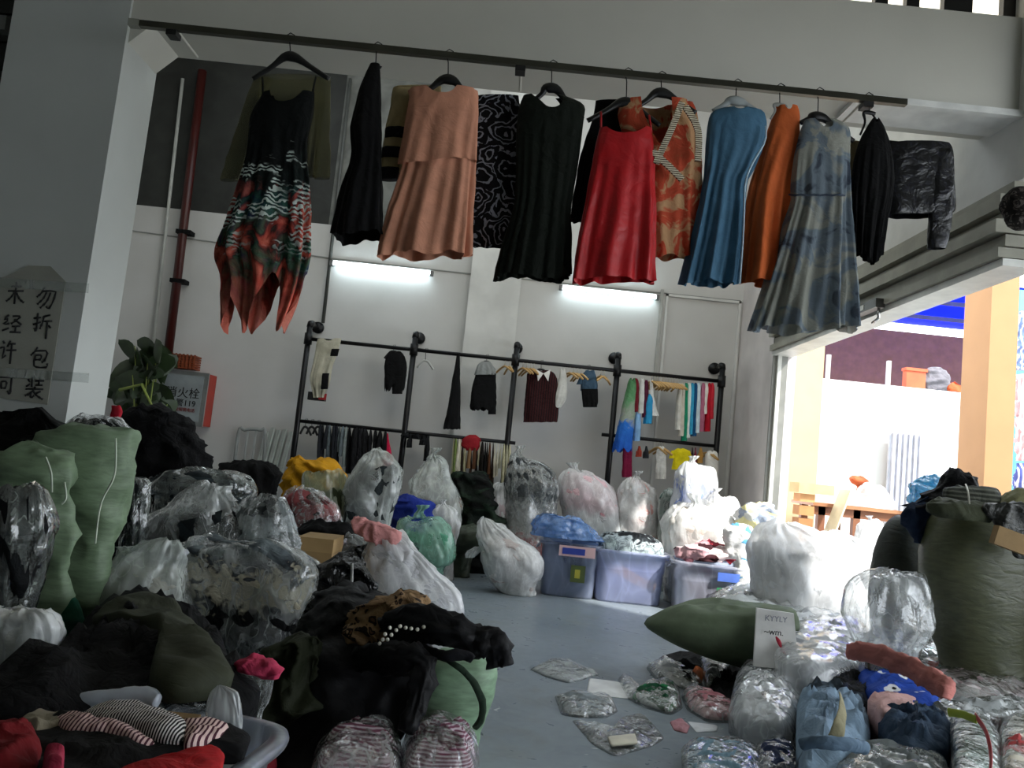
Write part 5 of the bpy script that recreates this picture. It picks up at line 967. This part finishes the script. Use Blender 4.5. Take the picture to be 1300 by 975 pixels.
spread([(68, 912), (84, 905), (118, 918), (158, 924), (200, 944), (176, 948), (136, 936), (84, 930)], .46, .02, 'pale pink cloth with dark pinstripes, left piece in the near tub', fab('d6b9b4', 'stripex', '4a2430', s=2.2), name='striped_cloth', zb=.44, seed=8, amp=.006, cat='cloth')
spread([(226, 920), (262, 915), (292, 922), (280, 934), (250, 944), (234, 946)], .46, .025, 'pale pink pinstriped cloth at the right side of the near tub', fab('d9bdb6', 'stripex', '4a2430', s=2.2), name='striped_cloth', zb=.44, seed=9, amp=.008, cat='cloth')
spread([(28, 910), (50, 900), (84, 906), (78, 924), (44, 930)], .45, .012, 'beige crumpled cloth at the left of the near tub', fab('8a8270'), name='beige_cloth', zb=.40, seed=10, amp=.01, cat='cloth')
spread([(150, 975), (200, 962), (278, 948), (286, 960), (276, 1000), (140, 1000)], .47, .02, 'bright red garment at the bottom edge in the near tub', fab('a81c20'), name='red_garment', zb=.42, seed=11, amp=.008)
spread([(-20, 935), (15, 922), (42, 930), (54, 950), (48, 972), (20, 990), (-20, 990)], .47, .04, 'dark red garment at the bottom left corner', fab('6c1218'), name='red_garment', zb=.40, seed=12, amp=.012)
spread([(56, 955), (70, 948), (82, 960), (80, 985), (58, 985)], .5, .02, 'small hot pink and tan scrap beside the dark red garment', fab('a03048', 'cells', 'b08068', '2a1a1c', s=2), name='pink_scrap', zb=.42, seed=13, amp=.008, cat='scrap')
limb([(82, 894, 2.42), (110, 889, 2.42), (150, 886, 2.42), (186, 884, 2.42), (200, 890, 2.4)], [.016, .024, .028, .03, .02], plain('roll_white', 'c9cfda', .35), 'plastic_roll', 'white plastic roll lying across the back of the near tub', 'roll', seed=2, amp=.004)
packet([(196, 890), (215, 880), (260, 885), (285, 896), (262, 910), (215, 908)], .40, .02, 'small clear wrapper in the back corner of the near tub', None, CX, seed=14, amp=.01, zb=.385)
bag([(868, 277, 280), (878, 268, 300), (895, 264, 306), (915, 262, 308), (926, 270, 306)], 2.3, 'upright grey plastic bag corner sticking out of the near tub', None, film('c8cccc', .5, .5, 10, .2), base=.38, seed=15, amp=.01, dr=.35, nr=24)
tag(MB().box((-1.02, 2.28, .388), (-.78, 2.32, .45)).build('cardboard_strip', plain('cardboard', '8a6f48', .8)), 'brown cardboard strip standing inside the near tub', 'cardboard')
# black coat heap in the middle
LTH = fab('070708', rough=.22, fold=.8, name='black_leather'); CO = fab('141416', rough=.6, fold=.6, crs=5, name='black_coat')
lt_ = heap([(697, 452, 466), (710, 418, 468), (728, 402, 472), (750, 392, 474), (780, 382, 470), (830, 376, 460)], 4.3, 'glossy black leather trousers on top of the coat heap', LTH, name='leather_trousers', base=.0, dr=.4, amp=.05, f=6, seed=20, cat='trousers', D2=4.1)
limb([(420, 790, 3.98), (440, 762, 3.95), (446, 745, 3.95), (447, 715, 3.98)], [.006, .007], plain('cord_grey', '9a9a96', .6), 'drawcord', parent=lt_, amp=.001, seg=8)
co_ = heap([(748, 430, 470), (756, 405, 500), (775, 386, 530), (800, 378, 548), (830, 372, 545), (865, 362, 535), (905, 352, 520), (945, 346, 500), (985, 350, 470)], 3.75, 'large black coat heaped in the middle of the foreground with one sleeve stretched right', CO, name='black_coat', base=.0, dr=.32, amp=.06, f=4.5, seed=21, cat='coat', D2=3.15)
limb([(498, 806, 3.3), (520, 792, 3.25), (560, 796, 3.2), (604, 812, 3.2), (628, 822, 3.2), (634, 846, 3.2)], [.07, .075, .07, .064, .06, .04], CO, 'sleeve', parent=co_, seed=3, amp=.034, fl=.62)
limb([(455, 838, 3.3), (500, 838, 3.15), (536, 842, 3.1), (530, 890, 3.05), (515, 930, 3.0)], [.05, .06, .05, .045, .03], CO, 'sleeve', parent=co_, seed=5, amp=.03, fl=.6)
limb([(540, 826, 3.17), (565, 832, 3.1), (590, 832, 3.1), (600, 838, 3.1)], [.02, .022, .016], fab('16161a'), 'cuff', parent=co_, seed=6, amp=.006)
lp = heap([(757, 498, 525), (762, 474, 540), (775, 452, 544), (790, 438, 542), (803, 440, 526), (814, 456, 500)], 3.42, 'crumpled leopard print scarf with pearl studs lying on the coat', fab('8c7050', 'leopard', '1a100a', '5c4028', s=.9, fold=.8), name='leopard_scarf', base=.40, dr=.6, amp=.045, f=8, seed=22, cat='scarf')
random.seed(5)
for k, (x, y) in enumerate(((482, 817), (492, 812), (497, 806), (503, 800), (489, 805), (508, 795), (515, 797), (522, 798), (530, 799), (538, 796), (495, 797), (486, 812))):
    c = at(x, y, 3.17+.0*k); m = MB(); 
    for i in range(5): ph = -pi/2+pi*i/4; m.v += [c+V((cos(2*pi*j/8)*cos(ph), sin(2*pi*j/8)*cos(ph), sin(ph)))*.008 for j in range(8)]
    m.f += [(i*8+j, i*8+(j+1) % 8, i*8+8+(j+1) % 8, i*8+8+j) for i in range(4) for j in range(8)]
    m.build('pearl_stud', plain('pearl', 'e0dccf', .3), lp, True)
gs = heap([(829, 552, 605), (836, 532, 622), (855, 522, 629), (885, 519, 627), (915, 522, 618), (945, 532, 604)], 3.42, 'pale green woven sack on the floor under the coat sleeve', GS2, name='woven_sack', dr=.85, amp=.028, f=7, seed=23, cat='sack', kind='sack', base=0)
limb([(548, 832, 3.22), (575, 842, 3.13), (598, 862, 3.13), (612, 890, 3.16), (611, 912, 3.18), (603, 924, 3.2)], [.008, .013, .015, .013], fab('2a3a2c'), 'strap', parent=gs, seed=7, amp=.004)
PUR = fab('7a4a5c', 'stripez', 'c9b8c0', s=2.4, name='purple_stripe', fold=.8)
packet([(392, 990), (400, 950), (425, 932), (470, 926), (506, 934), (512, 960), (508, 995)], .12, .10, 'clear bag of purple striped garments, left of the two at the bottom edge', PUR, CL, seed=24, amp=.03, isc=.88)
packet([(508, 995), (510, 942), (540, 926), (585, 928), (606, 945), (610, 968), (602, 995)], .12, .12, 'clear bag of purple striped garments, right of the two at the bottom edge', PUR, CX, seed=25, amp=.03, isc=.9)
spread([(322, 960), (335, 938), (348, 945), (352, 975), (330, 985)], .10, .03, 'dark red scrap of cloth beside the near tub corner', fab('7c1c28'), name='red_scrap', seed=26, amp=.01, cat='scrap')
# ---------------- floor in the middle
packet([(672, 850), (698, 838), (714, 836), (732, 843), (762, 857), (742, 863), (722, 868), (695, 861)], 0, .035, 'flat white translucent wrapper lying leftmost on the floor', None, film('e6eef0', .5, .6, 14, .2), name='plastic_wrapper', cat='wrapper', seed=30, amp=.02)
spread([(748, 861), (782, 865), (812, 873), (803, 888), (744, 882)], 0, .006, 'blank white card on the floor', plain('white_card', 'ececec', .5), name='white_card', seed=31, amp=.002, cat='card')
packet([(784, 862), (792, 855), (812, 870), (815, 885), (798, 888)], .006, .03, 'small clear wrapper on the end of the white card', None, CX, name='plastic_wrapper', cat='wrapper', seed=32, amp=.02, zb=.003)
packet([(704, 884), (722, 880), (750, 882), (776, 884), (785, 904), (770, 912), (735, 912), (712, 908)], 0, .04, 'grey garment in a clear packet, left below the white card', fab('8c9498', fold=.8), CX, seed=33, amp=.02)
packet([(724, 913), (742, 918), (768, 935), (792, 910), (815, 905), (830, 920), (845, 938), (828, 948), (780, 962), (752, 946)], 0, .025, 'empty clear cellophane bag nearest the bottom on the grey floor', None, CX, name='cellophane_bag', cat='bag', seed=34, amp=.02)
spread([(771, 935), (806, 931), (810, 943), (776, 946)], .03, .006, 'cream card on the cellophane bag', plain('cream_card', 'd9d2be', .6), name='cream_card', seed=35, amp=.001, cat='card', zb=.022)
packet([(795, 887), (812, 874), (835, 867), (862, 874), (867, 900), (852, 909), (820, 900)], 0, .07, 'green and white garment in a clear packet', fab('1c7a48', 'cells', 'd6dcd8', '0f4a2c', s=1.5), CX, seed=36, amp=.025)
packet([(820, 848), (840, 839), (866, 850), (893, 868), (886, 880), (860, 874), (832, 864)], 0, .07, 'black and white garment in a clear packet under the pillow corner', fab('b9bcc0', 'cells', '1c1e22', 'dcdcdc', s=1.6), CX, seed=37, amp=.025)
spread([(876, 855), (886, 850), (893, 858), (891, 868), (880, 867)], 0, .04, 'small orange scrap beside the black and white packet', fab('b8602c'), name='orange_scrap', seed=38, amp=.01, cat='scrap')
packet([(864, 884), (872, 875), (890, 880), (918, 896), (945, 908), (935, 919), (898, 918), (872, 902)], 0, .08, 'pale pink garment in a clear packet', fab('cf9aa0', 'cells', 'dcb4b4', 'b87880', s=1.3), CX, seed=39, amp=.025)
packet([(888, 834), (905, 836), (932, 842), (912, 862), (898, 870)], .05, .04, 'thin clear plastic flap standing beside the pillow', None, film('d9e2dc', .35, .5, 10, .2), name='plastic_wrapper', cat='wrapper', seed=40, amp=.02)
spread([(830, 838), (860, 828), (900, 832), (930, 845), (1000, 846), (1010, 866), (960, 900), (925, 916), (890, 896), (905, 868), (890, 852)], 0, .05, 'black cloth lying under the pillow and packets', fab('09090a'), name='black_cloth', seed=41, amp=.03, cat='cloth')
spread([(850, 917), (866, 913), (876, 922), (872, 932), (856, 928)], 0, .012, 'thin pink strip of cloth on the floor', fab('b8848c'), name='pink_strip', seed=42, amp=.006, cat='strip')
spread([(872, 916), (912, 922), (910, 929), (884, 930)], 0, .006, 'folded white paper below the pink packet', plain('paper_white', 'd9dbe0', .6), name='white_paper', seed=43, amp=.004, cat='paper')
packet([(924, 905), (932, 868), (942, 848), (962, 852), (998, 866), (1020, 876), (1024, 905), (1008, 932), (975, 934), (940, 920)], .10, .13, 'puffy white translucent bag between the packets and the folded denim', fab('bfc4c4'), film('eef0f4', .5, .6, 10, .18), name='plastic_bag', cat='bag', seed=44, amp=.035)
packet([(864, 950), (880, 938), (925, 937), (960, 945), (968, 965), (966, 995), (868, 995)], .04, .05, 'light blue garment in a clear packet at the bottom edge', fab('7c9cac', fold=.8), CX, seed=45, amp=.02)
packet([(958, 948), (985, 936), (1010, 945), (1018, 985), (965, 990)], .05, .05, 'navy garment in a clear packet at the bottom edge', fab('1c2a4a', fold=.8), CX, seed=46, amp=.02)
# ---------------- right heap
spread([(990, 850), (1060, 830), (1120, 800), (1200, 800), (1265, 805), (1300, 900), (1330, 1000), (1000, 1000), (1005, 920)], .03, .04, 'dark layer of clothes spread under the right foreground heap', fab('1c2022', 'cells', '34383c', '121416', '28303a', s=.8), name='clothes_heap', cat='clothes', seed=47, amp=.05, f=5, M=90)
pl = heap([(764, 880, 945), (769, 852, 1000), (779, 834, 1010), (790, 819, 1012), (803, 830, 1010), (818, 856, 1006), (834, 896, 1002), (849, 945, 985)], 5.15, 'big olive green cushion-like sack with a pointed left corner', fab('5c6852', fold=.25, crs=3, rough=.7), name='stuffed_sack', dr=.55, amp=.025, f=4, seed=48, cat='sack', kind='sack', base=0, e=.95)
ev = [at(*p) for p in ((961, 772, 4.85), (1008, 779, 4.8), (1014, 851, 4.62), (957, 846, 4.66))]
eo = link('paper_envelope', ev+[p+V((0, .02, 0)) for p in ev], [(0, 1, 2, 3), (7, 6, 5, 4), (0, 4, 5, 1), (1, 5, 6, 2), (2, 6, 7, 3), (3, 7, 4, 0)], plain('envelope_white', 'e9e8e6', .5), None, False); tag(eo, 'white printed envelope standing against the olive sack', 'envelope')
text('KYYLY', at(985, 789, 4.75), .045, plain('print_grey', '8c8c98', .6), eo); text('~wm.', at(982, 806, 4.71), .05, INK, eo)
MB().tube(spline([at(985, 808, 4.71), at(989, 815, 4.69), at(992, 823, 4.67)], 6), [.004, .008, .012, .012, .008, .003], 8, .4).build('red_mark', plain('mark_red', 'b8203c', .5), eo, True)
packet([(898, 756), (925, 744), (955, 738), (990, 742), (1025, 752), (1052, 772), (1020, 780), (985, 778), (940, 768), (905, 770)], .33, .05, 'crinkled silvery clear bag lying behind the olive sack', fab('b9bcbc'), CX, name='plastic_bag', cat='bag', seed=49, amp=.05, f=10, zb=.10)
packet([(978, 812), (992, 786), (1020, 777), (1060, 781), (1098, 794), (1114, 818), (1104, 846), (1050, 856), (1005, 850), (984, 836)], .30, .10, 'smooth clear bag of white contents right of the envelope', fab('b9bcbe', 'cells', 'd0d2d4', '8c9094'), film('eef0f2', .42, .4, 7, .14), name='plastic_bag', cat='bag', seed=50, amp=.04, f=6, zb=.07)
bag([(723, 1125, 1150), (729, 1098, 1168), (745, 1080, 1178), (770, 1074, 1183), (795, 1078, 1182), (815, 1088, 1170), (835, 1095, 1160)], 4.5, 'open clear bag with a round mouth showing gold and black goods inside', fab('2a2418', 'cells', '8c7a34', '0f0e0c', '5a5040', s=2), film('eef2f2', .22, .6, 9, .1, 1.2), seed=51, fill=.66, amp=.03, dr=.6)
packet([(1108, 806), (1130, 782), (1170, 768), (1215, 768), (1255, 784), (1280, 802), (1276, 828), (1200, 830), (1130, 830)], .33, .10, 'wide crinkled clear wrapping in front of the large bale', fab('6c6c64', 'cells', '9a9a94', '3c3c34'), CX, name='cellophane_wrap', cat='wrapping', seed=52, amp=.05, f=10, zb=.10)
packet([(1140, 832), (1180, 818), (1240, 816), (1296, 822), (1310, 845), (1230, 850), (1170, 846)], .28, .06, 'clear packet of teal and red garments before the large bale', fab('1f5a54', 'cells', 'a84a44', 'cfd4d0', '14302e', s=1.2), CX, seed=53, amp=.02, zb=.10)
packet([(1168, 860), (1195, 846), (1250, 842), (1320, 845), (1325, 885), (1260, 896), (1200, 890)], .24, .08, 'clear bags of pinkish white garments at the right edge', fab('c4b4b6', 'cells', 'd8d0d0', 'a08c90'), CL, seed=54, amp=.035, zb=.10)
limb([(1078, 828, 3.95), (1105, 828, 3.85), (1145, 842, 3.7), (1180, 862, 3.55), (1206, 876, 3.45)], [.035, .045, .05, .05, .045], fab('c07a72', fold=.5), 'rolled_garment', 'salmon pink garment rolled up across the blue panda cloth', 'garment', seed=8, amp=.02)
t = fab('2348a8', 'dots', 'e9ebee', '16181c', s=.75, fold=.6, name='panda_print')
spread([(1085, 850), (1110, 845), (1150, 858), (1190, 880), (1214, 895), (1194, 908), (1150, 898), (1100, 880)], .27, .05, 'royal blue cloth with small white and black bear faces', t, name='printed_cloth', seed=55, amp=.02, cat='cloth', zb=.10)
spread([(1045, 862), (1070, 845), (1098, 850), (1112, 872), (1102, 900), (1065, 894)], .22, .05, 'black and navy crumpled garment left of the panda cloth', fab('10131c', 'cells', '1c2436', '08090c', s=1.5), name='navy_garment', seed=56, amp=.035, zb=.10)
spread([(1100, 890), (1125, 878), (1160, 880), (1182, 892), (1165, 908), (1120, 908)], .27, .04, 'pale pink t-shirt below the panda cloth', fab('cfa8a4'), name='pink_tee', seed=57, amp=.02, cat='t-shirt', zb=.10)
spread([(1112, 912), (1140, 897), (1180, 900), (1212, 925), (1205, 950), (1160, 962), (1128, 945)], .22, .07, 'dark blue denim garment right of the folded denim', fab('2c3e52', name='dark_denim'), name='denim_garment', seed=58, amp=.03, zb=.10)
dn = spread([(1012, 890), (1030, 878), (1072, 880), (1098, 896), (1106, 930), (1098, 965), (1060, 990), (1018, 990), (1010, 940)], .18, .10, 'folded light blue denim garment with dark lining and a cream tab', fab('8299ae', 'blotch', '7c92a6', '1c262e', s=.35, name='light_denim'), name='denim_garment', seed=59, amp=.045, f=6, zb=.10)
limb([(1060, 938, 3.0), (1066, 920, 3.02), (1070, 900, 3.1), (1068, 885, 3.2)], [.028, .026, .024], fab('8a8468'), 'cream_tab', parent=dn, amp=.004, fl=.2, seg=16)
limb([(1018, 945, 2.98), (1040, 943, 2.93), (1075, 945, 2.93), (1098, 950, 3.0)], [.022, .024], fab('5f7488'), 'hem_roll', parent=dn, amp=.006)
spread([(1002, 848), (1020, 837), (1052, 838), (1066, 852), (1052, 876), (1022, 880), (1004, 866)], .18, .06, 'slate grey garment between the white bag and the navy garment', fab('3c464c'), name='grey_garment', seed=60, amp=.02, zb=.10)
packet([(1060, 940), (1110, 950), (1150, 950), (1200, 960), (1210, 1000), (1060, 1000)], .20, .05, 'grey translucent bag at the bottom edge below the dark denim', fab('6c7272'), film('d6dcda', .4, .5, 10, .16), name='plastic_bag', cat='bag', seed=61, amp=.03, zb=.10)
sp = packet([(1206, 918), (1222, 902), (1254, 910), (1270, 935), (1272, 1000), (1212, 1000)], .28, .05, 'clear pack with a yellow-green band and red edge stripe', fab('c4ccc8', 'cells', '9cb0a8', 'd8dcdc'), CX, seed=62, amp=.01, zb=.10)
limb([(1204, 904, 2.72), (1222, 907, 2.66), (1240, 914, 2.6)], [.014, .012], plain('lime_band', 'a8b83c', .4), 'lime_band', parent=sp, fl=.3, amp=.001, seg=10)
limb([(1238, 908, 2.62), (1252, 930, 2.5), (1258, 960, 2.42), (1256, 990, 2.35)], [.010, .011], plain('red_band', 'b8242c', .4), 'red_band', parent=sp, fl=.3, amp=.001, seg=10)
packet([(1268, 925), (1285, 908), (1320, 905), (1325, 1000), (1272, 1000)], .27, .06, 'white garments in clear packs at the bottom right corner', fab('d6d0c4', 'cells', 'e4e2dc', 'b04040', 'cfc8b8'), CX, seed=63, amp=.02, zb=.10)
packet([(1110, 900), (1190, 895), (1260, 892), (1320, 890), (1325, 915), (1240, 912), (1180, 916)], .26, .05, 'grey crinkled wrapping behind the banded pack', fab('8c9090', 'cells', 'b9bcbc', '5a5e5e'), CX, name='cellophane_wrap', cat='wrapping', seed=64, amp=.03, zb=.10)
